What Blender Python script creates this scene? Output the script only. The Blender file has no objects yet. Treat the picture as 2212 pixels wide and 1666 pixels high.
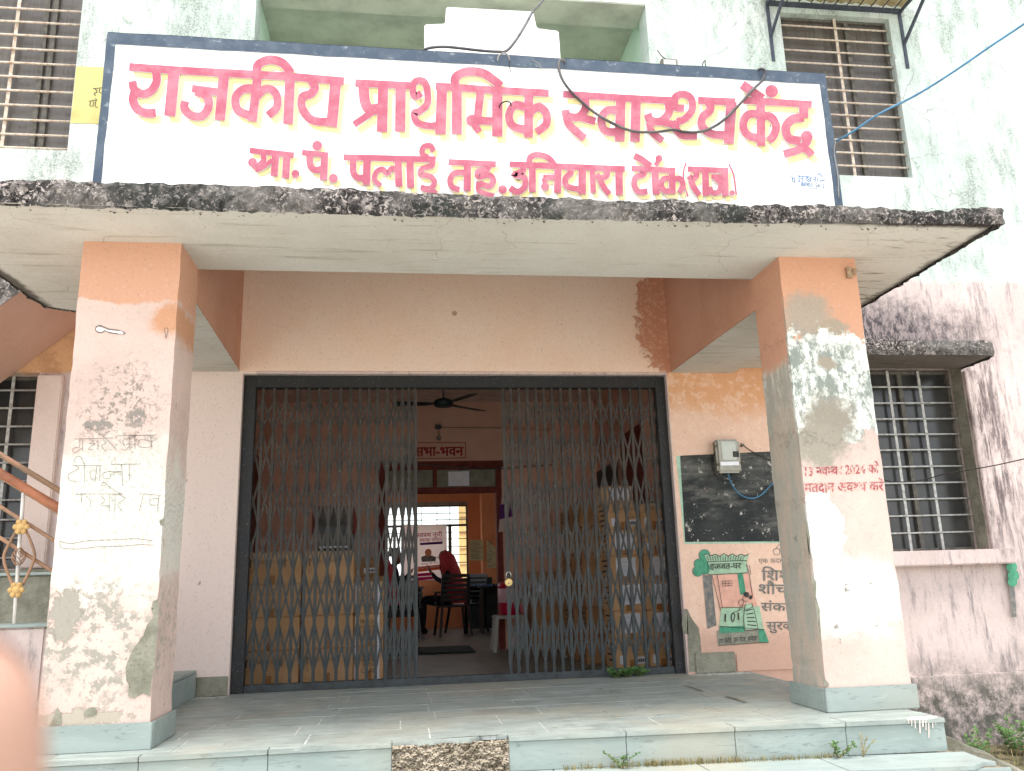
import bpy, bmesh, math, random
from mathutils import Vector, Matrix, noise as mnoise
random.seed(7)
SC = bpy.context.scene
COL = SC.collection
# ------------------------------------------------------------------ camera
CAM = Vector((-.4374, -4.5770, .7480)); FPX = 1790.2
YAW, PIT, ROL = .1345, .2326, -.0305
_cy, _sy, _cp, _sp, _cr, _sr = math.cos(YAW), math.sin(YAW), math.cos(PIT), math.sin(PIT), math.cos(ROL), math.sin(ROL)
FW = Vector((_sy*_cp, _cy*_cp, _sp)); _r = Vector((_cy, -_sy, 0)); _u = _r.cross(FW)
RT = _cr*_r+_sr*_u; UP = -_sr*_r+_cr*_u
cd = bpy.data.cameras.new('camera'); cam = bpy.data.objects.new('camera', cd); COL.objects.link(cam)
cd.sensor_width = 36; cd.lens = FPX/2212*36; cd.clip_start = .01; cd.clip_end = 500
cd.dof.use_dof = True; cd.dof.focus_distance = 6.0; cd.dof.aperture_fstop = 13
m = Matrix((RT, UP, -FW)).transposed().to_4x4(); m.translation = CAM; cam.matrix_world = m
SC.camera = cam
# ------------------------------------------------------------------ light: bright hazy overcast
SUN_EL, SUN_AZ = math.radians(74), math.radians(196)     # azimuth clockwise from +Y; behind the viewer
w = bpy.data.worlds.new('World'); SC.world = w; w.use_nodes = True
nt = w.node_tree; bg = nt.nodes['Background']
sky = nt.nodes.new('ShaderNodeTexSky'); sky.sky_type = 'NISHITA'; sky.sun_disc = False
sky.sun_elevation = SUN_EL; sky.sun_rotation = SUN_AZ; sky.dust_density = 1.2; sky.air_density = 1.0; sky.ozone_density = .6
hs = nt.nodes.new('ShaderNodeHueSaturation'); hs.inputs['Saturation'].default_value = .3
nt.links.new(sky.outputs[0], hs.inputs['Color']); nt.links.new(hs.outputs[0], bg.inputs[0]); bg.inputs[1].default_value = .15
sl = bpy.data.lights.new('sun', 'SUN'); sl.energy = 1.6; sl.angle = math.radians(24); sl.color = (1, .97, .93)
so = bpy.data.objects.new('sun', sl); COL.objects.link(so)
sd = Vector((math.sin(SUN_AZ)*math.cos(SUN_EL), math.cos(SUN_AZ)*math.cos(SUN_EL), math.sin(SUN_EL)))
so.rotation_euler = sd.to_track_quat('Z', 'Y').to_euler(); so.location = (0, -8, 10)
vs = SC.view_settings; vs.view_transform = 'Standard'; vs.look = 'None'; vs.gamma = 1; vs.exposure = 1.52; vs.use_curve_mapping = False
cy = SC.cycles; cy.max_bounces = 8; cy.diffuse_bounces = 6; cy.glossy_bounces = 3; cy.transparent_max_bounces = 12; cy.transmission_bounces = 4
cy.use_denoising = True; cy.sample_clamp_indirect = 8; cy.caustics_reflective = False; cy.caustics_refractive = False
try: cy.use_adaptive_sampling = True; cy.adaptive_threshold = .02
except Exception: pass

# ------------------------------------------------------------------ measuring helpers (survey of the place from one standpoint)
def un(px, py, ax, v):
    d = FW+RT*((px-1106)/FPX)-UP*((py-833)/FPX); i = 'xyz'.index(ax)
    return CAM+d*((v-CAM[i])/d[i])
def K(x0, y0, wd):
    k = wd/2212/1.8445
    return lambda zx, zy: (x0/1.8445+zx*k, y0/1.8445+zy*k)
def onY(f, Y): return lambda a, b: un(*f(a, b), 'y', Y)
def V0(a, b): return (a, b)
A_, B_, C_ = K(0, 0, 1400), K(1340, 0, 1400), K(2680, 0, 1400)
D_, E_, F_ = K(0, 1000, 1400), K(1340, 1000, 1400), K(2680, 1000, 1400)
G_, H_, I_ = K(0, 2022, 1400), K(1340, 2022, 1400), K(2680, 2022, 1400)

# ------------------------------------------------------------------ object helpers
def tag(o, label=None, cat=None, group=None, kind=None):
    if label: o['label'] = label
    if cat: o['category'] = cat
    if group: o['group'] = group
    if kind: o['kind'] = kind
    return o
def empty(name, loc, label, cat, group=None):
    o = bpy.data.objects.new(name, None); COL.objects.link(o); o.location = loc; o.empty_display_size = .1
    return tag(o, label, cat, group)
def link(name, me, parent=None, mat=None):
    if mat and not me.materials: me.materials.append(mat)
    o = bpy.data.objects.new(name, me); COL.objects.link(o)
    if parent:
        o.parent = parent
        b = parent; off = Vector((0, 0, 0))
        while b: off += b.location; b = b.parent
        o.location = -off if not o.get('loc') else o.location
    return o
class MB:
    def __init__(s): s.v = []; s.f = []; s.sm = []
    def add(s, vs, fs, smooth=False):
        n = len(s.v); s.v += [tuple(q) for q in vs]
        for f in fs: s.f.append(tuple(n+i for i in f)); s.sm.append(smooth)
        return s
    def box(s, x0, x1, y0, y1, z0, z1):
        return s.add([(x0,y0,z0),(x1,y0,z0),(x1,y1,z0),(x0,y1,z0),(x0,y0,z1),(x1,y0,z1),(x1,y1,z1),(x0,y1,z1)],
                     [(0,3,2,1),(4,5,6,7),(0,1,5,4),(1,2,6,5),(2,3,7,6),(3,0,4,7)])
    def quad(s, a, b, c, d): return s.add([a,b,c,d], [(0,1,2,3)])
    def poly(s, pts): return s.add(pts, [tuple(range(len(pts)))])
    def prism(s, pts, d):                      # closed outline extruded by vector d
        n = len(pts); d = Vector(d); p = [Vector(q) for q in pts]
        return s.add([*p, *[q+d for q in p]], [tuple(range(n))[::-1], tuple(range(n, 2*n))]+[(i, (i+1)%n, n+(i+1)%n, n+i) for i in range(n)])
    def bar(s, a, b, wv, tv):                  # box beam from a to b with half-width vectors
        a, b, wv, tv = Vector(a), Vector(b), Vector(wv), Vector(tv)
        return s.add([a-wv-tv, a+wv-tv, a+wv+tv, a-wv+tv, b-wv-tv, b+wv-tv, b+wv+tv, b-wv+tv],
                     [(0,3,2,1),(4,5,6,7),(0,1,5,4),(1,2,6,5),(2,3,7,6),(3,0,4,7)])
    def tube(s, path, r, n=8, caps=True, close=False):
        P = [Vector(p) for p in path]; R = r if isinstance(r, (list, tuple)) else [r]*len(P)
        t = (P[1]-P[0]).normalized(); nrm = t.orthogonal().normalized(); vs = []; fs = []
        for i, p in enumerate(P):
            t2 = (P[min(i+1, len(P)-1)]-P[max(i-1, 0)]).normalized()
            nrm = (nrm-t2*nrm.dot(t2)).normalized(); bn = t2.cross(nrm)
            for k in range(n):
                a = 2*math.pi*k/n; vs.append(p+(nrm*math.cos(a)+bn*math.sin(a))*R[i])
        for i in range(len(P)-1):
            for k in range(n): fs.append((i*n+k, i*n+(k+1)%n, (i+1)*n+(k+1)%n, (i+1)*n+k))
        if caps: fs.append(tuple(range(n))[::-1]); fs.append(tuple((len(P)-1)*n+k for k in range(n)))
        return s.add(vs, fs, True)
    def lathe(s, prof, c=(0,0,0), n=20):
        vs = []; fs = []; m = len(prof)
        for r, z in prof:
            for k in range(n): a = 2*math.pi*k/n; vs.append((c[0]+r*math.cos(a), c[1]+r*math.sin(a), c[2]+z))
        for i in range(m-1):
            for k in range(n): fs.append((i*n+k, i*n+(k+1)%n, (i+1)*n+(k+1)%n, (i+1)*n+k))
        fs.append(tuple(range(n))[::-1]); fs.append(tuple((m-1)*n+k for k in range(n)))
        return s.add(vs, fs, True)
    def mesh(s, name, mat=None, bevel=0):
        me = bpy.data.meshes.new(name); me.from_pydata(s.v, [], s.f)
        for p, q in zip(me.polygons, s.sm): p.use_smooth = q
        if bevel:
            bm = bmesh.new(); bm.from_mesh(me)
            bmesh.ops.bevel(bm, geom=[e for e in bm.edges if e.is_manifold and e.calc_face_angle(0) > .5], offset=bevel, segments=2, affect='EDGES', clamp_overlap=True)
            bm.to_mesh(me); bm.free()
        if mat: me.materials.append(mat)
        return me
    def build(s, name, mat=None, parent=None, bevel=0): return link(name, s.mesh(name, mat, bevel), parent)
def smooth(pts, k=5):
    if len(pts) < 3: return [Vector(p) for p in pts]
    P = [Vector(p) for p in pts]; P = [2*P[0]-P[1]]+P+[2*P[-1]-P[-2]]; out = []
    for i in range(1, len(P)-2):
        a, b, c, d = P[i-1:i+3]
        for j in range(k):
            t = j/k; out.append(.5*((2*b)+(c-a)*t+(2*a-5*b+4*c-d)*t*t+(3*b-a-3*c+d)*t**3))
    out.append(P[-2]); return out
def ribbon(mb, pts, wd, f, off, curve=True, w2=None):
    """one brush stroke: 2-D polyline in survey units, width wd, mapped by f onto its surface, lifted by off"""
    P = smooth([(x, y, 0) for x, y in pts]) if curve and len(pts) > 2 else [Vector((x, y, 0)) for x, y in pts]
    L = []; n = len(P)
    for i, p in enumerate(P):
        t = (P[min(i+1, n-1)]-P[max(i-1, 0)]); t.normalize(); q = Vector((-t.y, t.x, 0))
        h = (wd+((w2 or wd)-wd)*i/max(1, n-1))/2
        h *= 1+.05*mnoise.noise(Vector((p.x*.05, p.y*.05, 3)))
        L.append((p+q*h, p-q*h))
    o = Vector(off); vs = []
    for a, b in L: vs += [f(a.x, a.y)+o, f(b.x, b.y)+o]
    mb.add(vs, [(2*i, 2*i+1, 2*i+3, 2*i+2) for i in range(n-1)])
def dot(mb, x, y, r, f, off, n=16, ry=None):
    o = Vector(off); mb.poly([f(x+r*math.cos(2*math.pi*k/n), y+(ry or r)*math.sin(2*math.pi*k/n))+o for k in range(n)])
def strokes(name, data, f, mat, parent, lift=.002, shift=(0, 0), n=Vector((0, -1, 0))):
    """data: list of (width, pts[, 'l']) or ('o', x, y, r)"""
    mb = MB()
    for i, s in enumerate(data):
        off = n*(lift+.00012*i)
        if s[0] == 'o': dot(mb, s[1]+shift[0], s[2]+shift[1], s[3], f, off)
        elif s[0] == 'p': mb.poly([f(x+shift[0], y+shift[1])+off for x, y in s[1]])
        else: ribbon(mb, [(x+shift[0], y+shift[1]) for x, y in s[1]], s[0], f, off, curve=len(s) < 3)
    return mb.build(name, mat, parent)
# lettering from the bundled font; ('x', True) is a half form: the glyph without its right stem
def text_mesh(body):
    c = bpy.data.curves.new('t', 'FONT'); c.body = body; c.size = 1; c.resolution_u = 2
    o = bpy.data.objects.new('t', c); COL.objects.link(o)
    me = bpy.data.meshes.new_from_object(o.evaluated_get(bpy.context.evaluated_depsgraph_get()))
    bpy.data.objects.remove(o); bpy.data.curves.remove(c); return me
def text_parts(tokens):
    vs = []; fs = []; cur = 0
    for tk in tokens if isinstance(tokens, list) else [tokens]:
        half = isinstance(tk, tuple); s = tk[0] if half else tk
        lead = len(s)-len(s.lstrip(' ')); cur += .26*lead; s = s.strip(' ')
        if not s: continue
        me = text_mesh(s)
        if half:
            xm = max(v.co.x for v in me.vertices)-(tk[1] if len(tk) > 1 else .17)
            bm = bmesh.new(); bm.from_mesh(me)
            bmesh.ops.bisect_plane(bm, geom=bm.verts[:]+bm.edges[:]+bm.faces[:], plane_co=(xm, 0, 0), plane_no=(1, 0, 0), clear_outer=True)
            bm.to_mesh(me); bm.free()
        if not me.vertices: continue
        n = len(vs); xm = max(v.co.x for v in me.vertices)
        vs += [(v.co.x+cur, v.co.y) for v in me.vertices]; fs += [tuple(n+i for i in p.vertices) for p in me.polygons]
        cur += xm-.012; bpy.data.meshes.remove(me)
    return vs, fs, cur
def text_px(name, tokens, p0, p1, h, f, mat, parent, lift=.002, n=Vector((0, -1, 0)), lean=0, bold=0):
    """text along the baseline p0-p1 (survey units), letter height h"""
    vs, fs, wd = text_parts(tokens); ax = (p1[0]-p0[0])/wd; ay = (p1[1]-p0[1])/wd; k = h/.632; mb = MB()
    for j, (dx, dy) in enumerate(((0, 0), (bold, 0), (0, bold*.7), (bold, bold*.7)) if bold else ((0, 0),)):
        mb.add([f(p0[0]+x*ax+y*lean*k+dx, p0[1]+x*ay-y*k+dy)+n*(lift+j*.0001) for x, y in vs], fs)
    return mb.build(name, mat, parent)

# ------------------------------------------------------------------ materials
def lin(c):
    if isinstance(c, (int, float)): return (c, c, c, 1)
    return tuple(((v/255)/12.92 if v/255 <= .04045 else (((v/255)+.055)/1.055)**2.4) for v in c)+(1,)
class M_:
    def __init__(s, name, rough=.85, metal=0, spec=.3):
        s.m = bpy.data.materials.new(name); s.m.use_nodes = True; s.t = s.m.node_tree; s.b = s.t.nodes['Principled BSDF']
        s.b.inputs['Roughness'].default_value = rough; s.b.inputs['Metallic'].default_value = metal
        s.b.inputs['Specular IOR Level'].default_value = spec; s.pos = s.nd('ShaderNodeNewGeometry').outputs['Position']
        x = s.nd('ShaderNodeSeparateXYZ'); s.l(s.pos, x.inputs[0]); s.x, s.y, s.z = x.outputs; s.masks = []
    def nd(s, t): return s.t.nodes.new(t)
    def l(s, a, b):
        if hasattr(a, 'node'): s.t.links.new(a, b)
        elif isinstance(a, (tuple, list)) and len(a) == 3 and b.type == 'RGBA': b.default_value = lin(a)
        else: b.default_value = a
    def noise(s, sc, det=3, rg=.55, sxyz=None, dist=0, seed=0):
        n = s.nd('ShaderNodeTexNoise'); n.inputs['Scale'].default_value = sc; n.inputs['Detail'].default_value = det
        n.inputs['Roughness'].default_value = rg; n.inputs['Distortion'].default_value = dist
        s.l(s.vec(sxyz, seed), n.inputs['Vector']); return n.outputs['Fac']
    def vec(s, sxyz=None, seed=0):
        mp = s.nd('ShaderNodeMapping'); mp.inputs['Location'].default_value = (seed*3.7, seed*1.3, seed*7.1)
        if sxyz: mp.inputs['Scale'].default_value = sxyz
        s.l(s.pos, mp.inputs[0]); return mp.outputs[0]
    def vor(s, sc, feat='DISTANCE_TO_EDGE', warp=0, seed=0, sxyz=None):
        n = s.nd('ShaderNodeTexVoronoi'); n.feature = feat; n.inputs['Scale'].default_value = sc
        v = s.vec(sxyz, seed)
        if warp:
            q = s.nd('ShaderNodeTexNoise'); q.inputs['Scale'].default_value = sc*1.7; q.inputs['Detail'].default_value = 4; s.l(v, q.inputs['Vector'])
            a = s.nd('ShaderNodeVectorMath'); a.operation = 'SCALE'; a.inputs[3].default_value = warp; s.l(q.outputs['Color'], a.inputs[0])
            b = s.nd('ShaderNodeVectorMath'); s.l(v, b.inputs[0]); s.l(a.outputs[0], b.inputs[1]); v = b.outputs[0]
        s.l(v, n.inputs['Vector']); return n.outputs['Distance' if feat != 'F1C' else 'Color']
    def op(s, o, a, b=0, c=0):
        n = s.nd('ShaderNodeMath'); n.operation = o
        for i, q in enumerate((a, b, c)): s.l(q, n.inputs[i])
        return n.outputs[0]
    def mr(s, v, a, b, lo=0, hi=1):
        n = s.nd('ShaderNodeMapRange'); n.interpolation_type = 'SMOOTHSTEP'
        for q, i in ((v, 0), (a, 1), (b, 2), (lo, 3), (hi, 4)): s.l(q, n.inputs[i])
        return n.outputs[0]
    def mix(s, f, a, b):
        n = s.nd('ShaderNodeMix'); n.data_type = 'RGBA'; s.l(f, n.inputs[0]); s.l(a, n.inputs[6]); s.l(b, n.inputs[7]); return n.outputs[2]
    def blob(s, cx, cz, rx, rz, soft=.15, amp=.9, nz=5, ax='x', det=10, seed=1):
        nz *= 1.6; amp *= 1.35
        X = s.x if ax == 'x' else s.y
        a = s.op('DIVIDE', s.op('SUBTRACT', X, cx), rx); b = s.op('DIVIDE', s.op('SUBTRACT', s.z, cz), rz)
        d = s.op('SQRT', s.op('ADD', s.op('MULTIPLY', a, a), s.op('MULTIPLY', b, b)))
        d = s.op('ADD', d, s.op('MULTIPLY', s.op('SUBTRACT', s.noise(nz, det, .74, seed=seed), .5), amp*2))
        r = s.mr(d, 1-soft, 1+soft, 1, 0); s.masks.append((r, soft)); return r
    def band(s, v, at, soft, amp, nz, seed=2, det=9):      # 1 above 'at' along v, rough edge
        q = s.op('ADD', v, s.op('MULTIPLY', s.op('SUBTRACT', s.noise(nz, det, .6, seed=seed), .5), amp*2))
        return s.mr(q, at-soft, at+soft)
    def bump(s, h, strength=.3, dist=.01, prev=None):
        n = s.nd('ShaderNodeBump'); n.inputs['Strength'].default_value = strength; n.inputs['Distance'].default_value = dist
        s.l(h, n.inputs['Height'])
        if prev: s.l(prev, n.inputs['Normal'])
        s.l(n.outputs[0], s.b.inputs['Normal']); return n.outputs[0]
    def col(s, c):
        s.l(c, s.b.inputs['Base Color']); return s
    def ao(s): pass
def simple(name, c, rough=.7, var=.12, nz=9, metal=0, bump=.15, c2=None, spec=.3):
    g = M_(name, rough, metal, spec); n = g.noise(nz, 5, .6)
    d = c2 or tuple(max(0, v*(1-var*2)) for v in c)
    g.col(g.mix(g.mr(n, .35, .75), c, d)); g.bump(g.noise(nz*7, 3), bump, .004); return g.m

def plaster(name, base, under=(150, 148, 138), chips=.62, chip_scale=7, extra=None, mottle=None, fine=.25):
    g = M_(name, .93, 0, .15)
    c = g.mix(g.mr(g.noise(1.7, 5, .6), .35, .7), base, mottle or tuple(int(v*.93) for v in base))
    c = g.mix(g.mr(g.noise(22, 4, .7, seed=4), .5, .85, 0, .45), c, tuple(min(255, int(v*1.05)+4) for v in base))
    h = g.noise(28, 6, .65)
    if extra: c = extra(g, c)
    c = g.mix(g.mr(g.noise(85, 5, .75, (1, 1, .7), seed=51), .54, .7, 0, .38), c, (118, 110, 102)); c = g.mix(g.mr(g.noise(48, 6, .75, seed=52), .56, .72, 0, .22), c, (240, 232, 222))
    n = g.noise(chip_scale, 8, .72, seed=9)
    k = g.mr(n, chips, chips+.02); c = g.mix(k, c, under)
    c = g.mix(g.mr(g.noise(55, 2, .5, seed=12), .73, .77, 0, .7), c, (120, 112, 104))
    g.col(c); nb = g.bump(h, fine, .006); nb = g.bump(g.op('SUBTRACT', 1, k), .7, .008, nb)
    for mk, so_ in g.masks[:9]:
        if so_ < .2: nb = g.bump(g.op('SUBTRACT', 1, mk), .55, .007, nb)
    return g.m

GREY = (158, 155, 143); CEM = (172, 168, 155)
def pillar_left(g, c):
    Z = onY(D_, 0); ZG = onY(G_, 0)
    c = g.mix(g.band(g.z, 2.33, .012, .13, 2.6, 3), c, (208, 160, 134))                       # orange top coat
    c = g.mix(g.blob(-1.72, 2.22, .09, .1, .4, .7, 9, seed=3), c, (200, 150, 118))
    c = g.mix(g.blob(-1.95, 1.15, .42, .38, .3, .8, 4, seed=5), c, (216, 210, 198))            # limewashed centre
    c = g.mix(g.mr(g.noise(60, 3, .7, seed=6), .5, .62, 0, g.blob(-1.9, 1.2, .3, .3, .3, .8, 5, seed=8)), c, (176, 178, 166))
    fl = g.blob(-1.93, 1.72, .2, .22, .5, 1.0, 11, seed=11); c = g.mix(g.op('MULTIPLY', fl, g.mr(g.noise(34, 9, .76, seed=13), .53, .55)), c, (146, 134, 124))
    for q in ((-2.04, 1.62, .07, .03), (-1.85, 1.67, .045, .05)): c = g.mix(g.op('MULTIPLY', g.blob(*q, .2, .9, 14, seed=14), g.mr(g.noise(40, 6, .7, seed=15), .4, .46)), c, (142, 134, 126))
    fl = g.blob(-1.98, .53, .3, .32, .5, 1.0, 8, seed=15); c = g.mix(g.op('MULTIPLY', fl, g.mr(g.noise(17, 9, .76, seed=16), .505, .53)), c, (156, 151, 140))
    c = g.mix(g.blob(-2.12, .65, .07, .13, .12, .9, 14, seed=17), c, (158, 152, 140))
    c = g.mix(g.blob(-2.0, .16, .2, .04, .12, 1.2, 12, seed=18), c, (176, 166, 150)); return c
def pillar_right(g, c):
    c = g.mix(g.band(g.z, 2.12, .02, .1, 4, 3), c, (208, 158, 130))
    c = g.mix(g.blob(2.02, 2.3, .15, .14, .3, .55, 5, seed=4), c, (172, 156, 140))
    c = g.mix(g.blob(2.17, 2.2, .1, .06, .2, .9, 7, seed=24), c, (168, 152, 134))
    c = g.mix(g.blob(2.12, 1.85, .46, .34, .06, .55, 7, seed=5), c, (232, 234, 224))
    c = g.mix(g.op('MULTIPLY', g.blob(2.05, 1.83, .42, .36, .3, .6, 5, seed=6), g.mr(g.noise(15, 9, .78, (1, 1, .6), seed=7), .44, .56)), c, (140, 146, 138))
    c = g.mix(g.blob(2.1, 1.62, .16, .15, .35, .9, 7, seed=8), c, (152, 144, 130))
    c = g.mix(g.blob(2.12, 1.98, .06, .04, .3, .8, 10, seed=18), c, (160, 150, 134))
    c = g.mix(g.blob(2.0, 1.48, .16, .14, .4, .9, 9, seed=9), c, (158, 150, 136))
    c = g.mix(g.blob(1.97, .98, .13, .24, .03, .5, 7, seed=10), c, (226, 222, 214))
    c = g.mix(g.blob(2.1, .62, .36, .2, .35, .8, 5, seed=11), c, (220, 210, 202))
    y = g.band(g.y, .02, .01, .0, 3)                                                                # side face: grey limewash streaks
    c = g.mix(g.op('MULTIPLY', y, g.blob(1.87, 1.0, 3, 1.0, .5, .5, 3, seed=13)), c, (188, 172, 156))
    c = g.mix(g.op('MULTIPLY', y, g.mr(g.noise(6, 7, .7, (1, 1.6, .5), seed=12), .42, .58)), c, (170, 166, 154))
    c = g.mix(g.op('MULTIPLY', y, g.band(g.z, 2.0, .05, .15, 4)), c, (206, 156, 130)); return c
def stain(g, c, dark=(70, 66, 70)):
    """rain streaks and mould of the pink outer wall"""
    st = g.noise(20, 8, .76, (1, 1, .16), seed=21); bl = g.noise(1.3, 3, .5, seed=22)
    c = g.mix(g.op('MULTIPLY', g.mr(st, .48, .72), g.mr(bl, .3, .55, .2, .95)), c, (120, 114, 118))
    a = g.blob(3.5, 2.82, 1.15, .32, .6, .6, 5, seed=23); sp = g.mr(g.noise(30, 7, .75, (1, 1, .5), seed=24), .4, .6)
    c = g.mix(g.op('MULTIPLY', a, g.mr(sp, 0, 1, .55, 1)), c, dark)
    a = g.blob(4.72, 1.9, .22, 1.0, .7, .6, 4, seed=25); c = g.mix(g.op('MULTIPLY', g.op('MULTIPLY', a, .9), g.mr(st, .4, .6)), c, (96, 84, 84))
    a = g.band(g.op('MULTIPLY', g.z, -1), .06, .2, .22, 3, seed=26)                                   # damp foot of the wall
    c = g.mix(g.op('MULTIPLY', a, g.mr(g.noise(7, 9, .78, seed=27), .34, .6, .1, .95)), c, (74, 76, 68)); return c
def facade(g, c):
    pink = c
    c = stain(g, c)
    gr = g.mix(g.mr(g.noise(1.1, 6, .66, seed=31), .42, .62), (192, 206, 196), (210, 216, 210))
    gr = g.mix(g.op('MULTIPLY', g.mr(g.noise(5, 9, .78, (1, 1, .3), seed=32), .40, .64), g.mr(g.noise(.9, 4, .6, seed=33), .38, .56, .15, 1)), gr, g.mix(g.mr(g.noise(60, 4, .7, seed=42), .4, .6), (126, 136, 128), (176, 184, 176)))
    gr = g.mix(g.op('MULTIPLY', g.mr(g.noise(46, 5, .7, (1, 1, .3), seed=34), .60, .72, 0, .7), g.mr(g.noise(1.5, 3, seed=35), .45, .6)), gr, (104, 112, 104))
    c = g.mix(g.band(g.z, 3.33, .03, .09, 3, seed=36), c, gr)
    # orange coat beside the porch door, fading down; damp foot
    inside = g.op('MULTIPLY', g.mr(g.x, 1.8, 1.81), g.mr(g.x, 3.0, 2.99))
    o = g.mix(g.band(g.z, 2.12, .12, .2, 4, seed=37), (228, 192, 170), (220, 166, 126))
    o = g.mix(g.op('MULTIPLY', g.mr(g.noise(14, 7, .7, seed=38), .5, .58), .5), o, (236, 206, 184))
    o = g.mix(g.band(g.op('MULTIPLY', g.z, -1), -.3, .1, .12, 5, seed=39), o, (206, 168, 148))
    c = g.mix(g.op('MULTIPLY', inside, g.mr(g.z, 2.9, 2.85)), c, o)
    ll = g.op('MULTIPLY', g.mr(g.x, -1.6, -1.61), g.mr(g.z, 2.9, 2.85)); 
    c = g.mix(g.op('MULTIPLY', ll, g.mr(g.x, -2.4, -2.39)), c, (228, 208, 198))
    o2 = g.mix(g.mr(g.noise(9, 7, .7, seed=40), .4, .62), (214, 170, 130), (192, 150, 112))
    c = g.mix(g.op('MULTIPLY', g.op('MULTIPLY', g.mr(g.x, -2.6, -2.61), g.band(g.z, 2.44, .01, .02, 8)), g.mr(g.z, 3.2, 3.1)), c, o2)
    cr = g.vor(2.3, warp=.22, seed=5)                                                                # hairline cracks in the old paint
    c = g.mix(g.op('MULTIPLY', g.mr(cr, .0, .011, .75, 0), g.op('MULTIPLY', g.mr(g.z, 3.2, 3.3), g.mr(g.noise(1.4, 2, seed=41), .5, .58))), c, (120, 124, 114))
    return c
MAT = {}
MAT['pillar_l'] = plaster('peeling pink paint', (216, 190, 178), chips=.665, chip_scale=10, extra=pillar_left)
MAT['pillar_r'] = plaster('patched pink limewash', (214, 190, 178), chips=.66, chip_scale=9, extra=pillar_right)
MAT['facade'] = plaster('weathered facade paint', (212, 194, 188), chips=.7, chip_scale=6, extra=facade)
def beam_extra(g, c):
    r = g.mix(g.mr(g.noise(22, 5, .7, seed=3), .5, .6, 0, .5), (204, 144, 114), (226, 180, 152))
    m = g.blob(1.87, 2.95, .3, .55, .05, .45, 7, seed=4)
    c = g.mix(g.op('MULTIPLY', m, g.mr(g.noise(30, 5, .7, seed=6), .36, .42, .55, 1)), c, r)
    return g.mix(g.band(g.x, 1.842, .004, .0, 4), c, (196, 134, 106))
def spots(g, c):
    c = beam_extra(g, c)
    v = g.vor(2.6, 'F1', seed=8); return g.mix(g.op('MULTIPLY', g.mr(v, .045, .07, .8, 0), g.mr(g.noise(1.1, 1, seed=9), .38, .46)), c, (176, 136, 110))
MAT['peach'] = plaster('peach plaster', (248, 220, 200), chips=.8, extra=spots, mottle=(246, 212, 188), fine=.12)
MAT['beam'] = plaster('brick orange beam paint', (210, 160, 136), chips=.7, chip_scale=14, under=(226, 176, 146), mottle=(202, 148, 122), fine=.15)
def soffit_x(g, c):
    cr = g.vor(1.5, warp=.3, seed=3, sxyz=(1, 1.2, 1)); c = g.mix(g.op('MULTIPLY', g.mr(cr, 0, .0045, .7, 0), g.mr(g.noise(2.2, 5, seed=4), .5, .58)), c, (128, 118, 102))
    gr = g.noise(5, 8, .75, (.25, 3.5, 1), seed=6); c = g.mix(g.mr(gr, .56, .64, 0, .5), c, (150, 142, 124))
    c = g.mix(g.mr(gr, .34, .4, .45, 0), c, (222, 214, 196))
    e = g.op('MULTIPLY', g.mr(g.x, 1.9, 3.0), g.mr(g.noise(4, 8, .75, (.7, 3, 1), dist=1.5, seed=7), .55, .61)); c = g.mix(g.op('MULTIPLY', e, .75), c, (96, 84, 70))
    ed = g.mr(g.op('ADD', g.y, g.op('MULTIPLY', g.noise(8, 7, .7, seed=8), .09)), -.47, -.41, 1, 0)
    c = g.mix(ed, c, (58, 52, 48))
    sd_ = g.op('ADD', g.op('SUBTRACT', 2.99, g.x), g.op('MULTIPLY', g.op('SUBTRACT', g.noise(8, 7, .7, seed=9), .5), .12)); c = g.mix(g.mr(sd_, .03, .1, .85, 0), c, (66, 58, 52))
    sd_ = g.op('ADD', g.op('ADD', 2.85, g.x), g.op('MULTIPLY', g.op('SUBTRACT', g.noise(8, 7, .7, seed=10), .5), .12)); return g.mix(g.mr(sd_, .0, .05, .85, 0), c, (66, 58, 52))
MAT['soffit'] = plaster('bare cement soffit', (206, 202, 194), under=(120, 110, 92), chips=.74, chip_scale=11, extra=soffit_x, mottle=(196, 190, 180), fine=.5)
def crust():
    g = M_('blackened crumbling concrete edge', .95, 0, .1)
    n = g.noise(13, 8, .75, dist=.6); v = g.vor(30, warp=.05)
    c = g.mix(g.mr(n, .5, .6), (66, 63, 62), (140, 132, 128)); c = g.mix(g.mr(g.noise(34, 5, .7, seed=3, dist=1), .53, .6), c, (206, 194, 186))
    c = g.mix(g.mr(g.noise(40, 4, .7, seed=5), .54, .62), c, (40, 36, 36))
    c = g.mix(g.mr(g.noise(1.6, 3, seed=6), .5, .62, 0, .45), c, (72, 78, 74)); c = g.mix(g.mr(g.noise(2.1, 7, .7, seed=8), .44, .62, 0, .62), c, (148, 142, 136)); c = g.mix(g.mr(g.noise(9, 8, .7, (1, 1, .4), seed=9), .6, .68, 0, .8), c, (44, 42, 42)); g.col(c)
    g.bump(g.op('ADD', n, g.noise(45, 5, .7)), 1, .03); return g.m
MAT['crust'] = crust()
def cement(name='cement render', a=(150, 148, 132), b=(120, 118, 104)):
    g = M_(name, .95, 0, .1); c = g.mix(g.mr(g.noise(6, 7, .7), .35, .65), a, b)
    g.col(g.mix(g.mr(g.noise(50, 3, .7, seed=3), .6, .7), c, (96, 92, 82))); g.bump(g.noise(40, 6, .7), .6, .01); return g.m
MAT['cement'] = cement()
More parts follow.
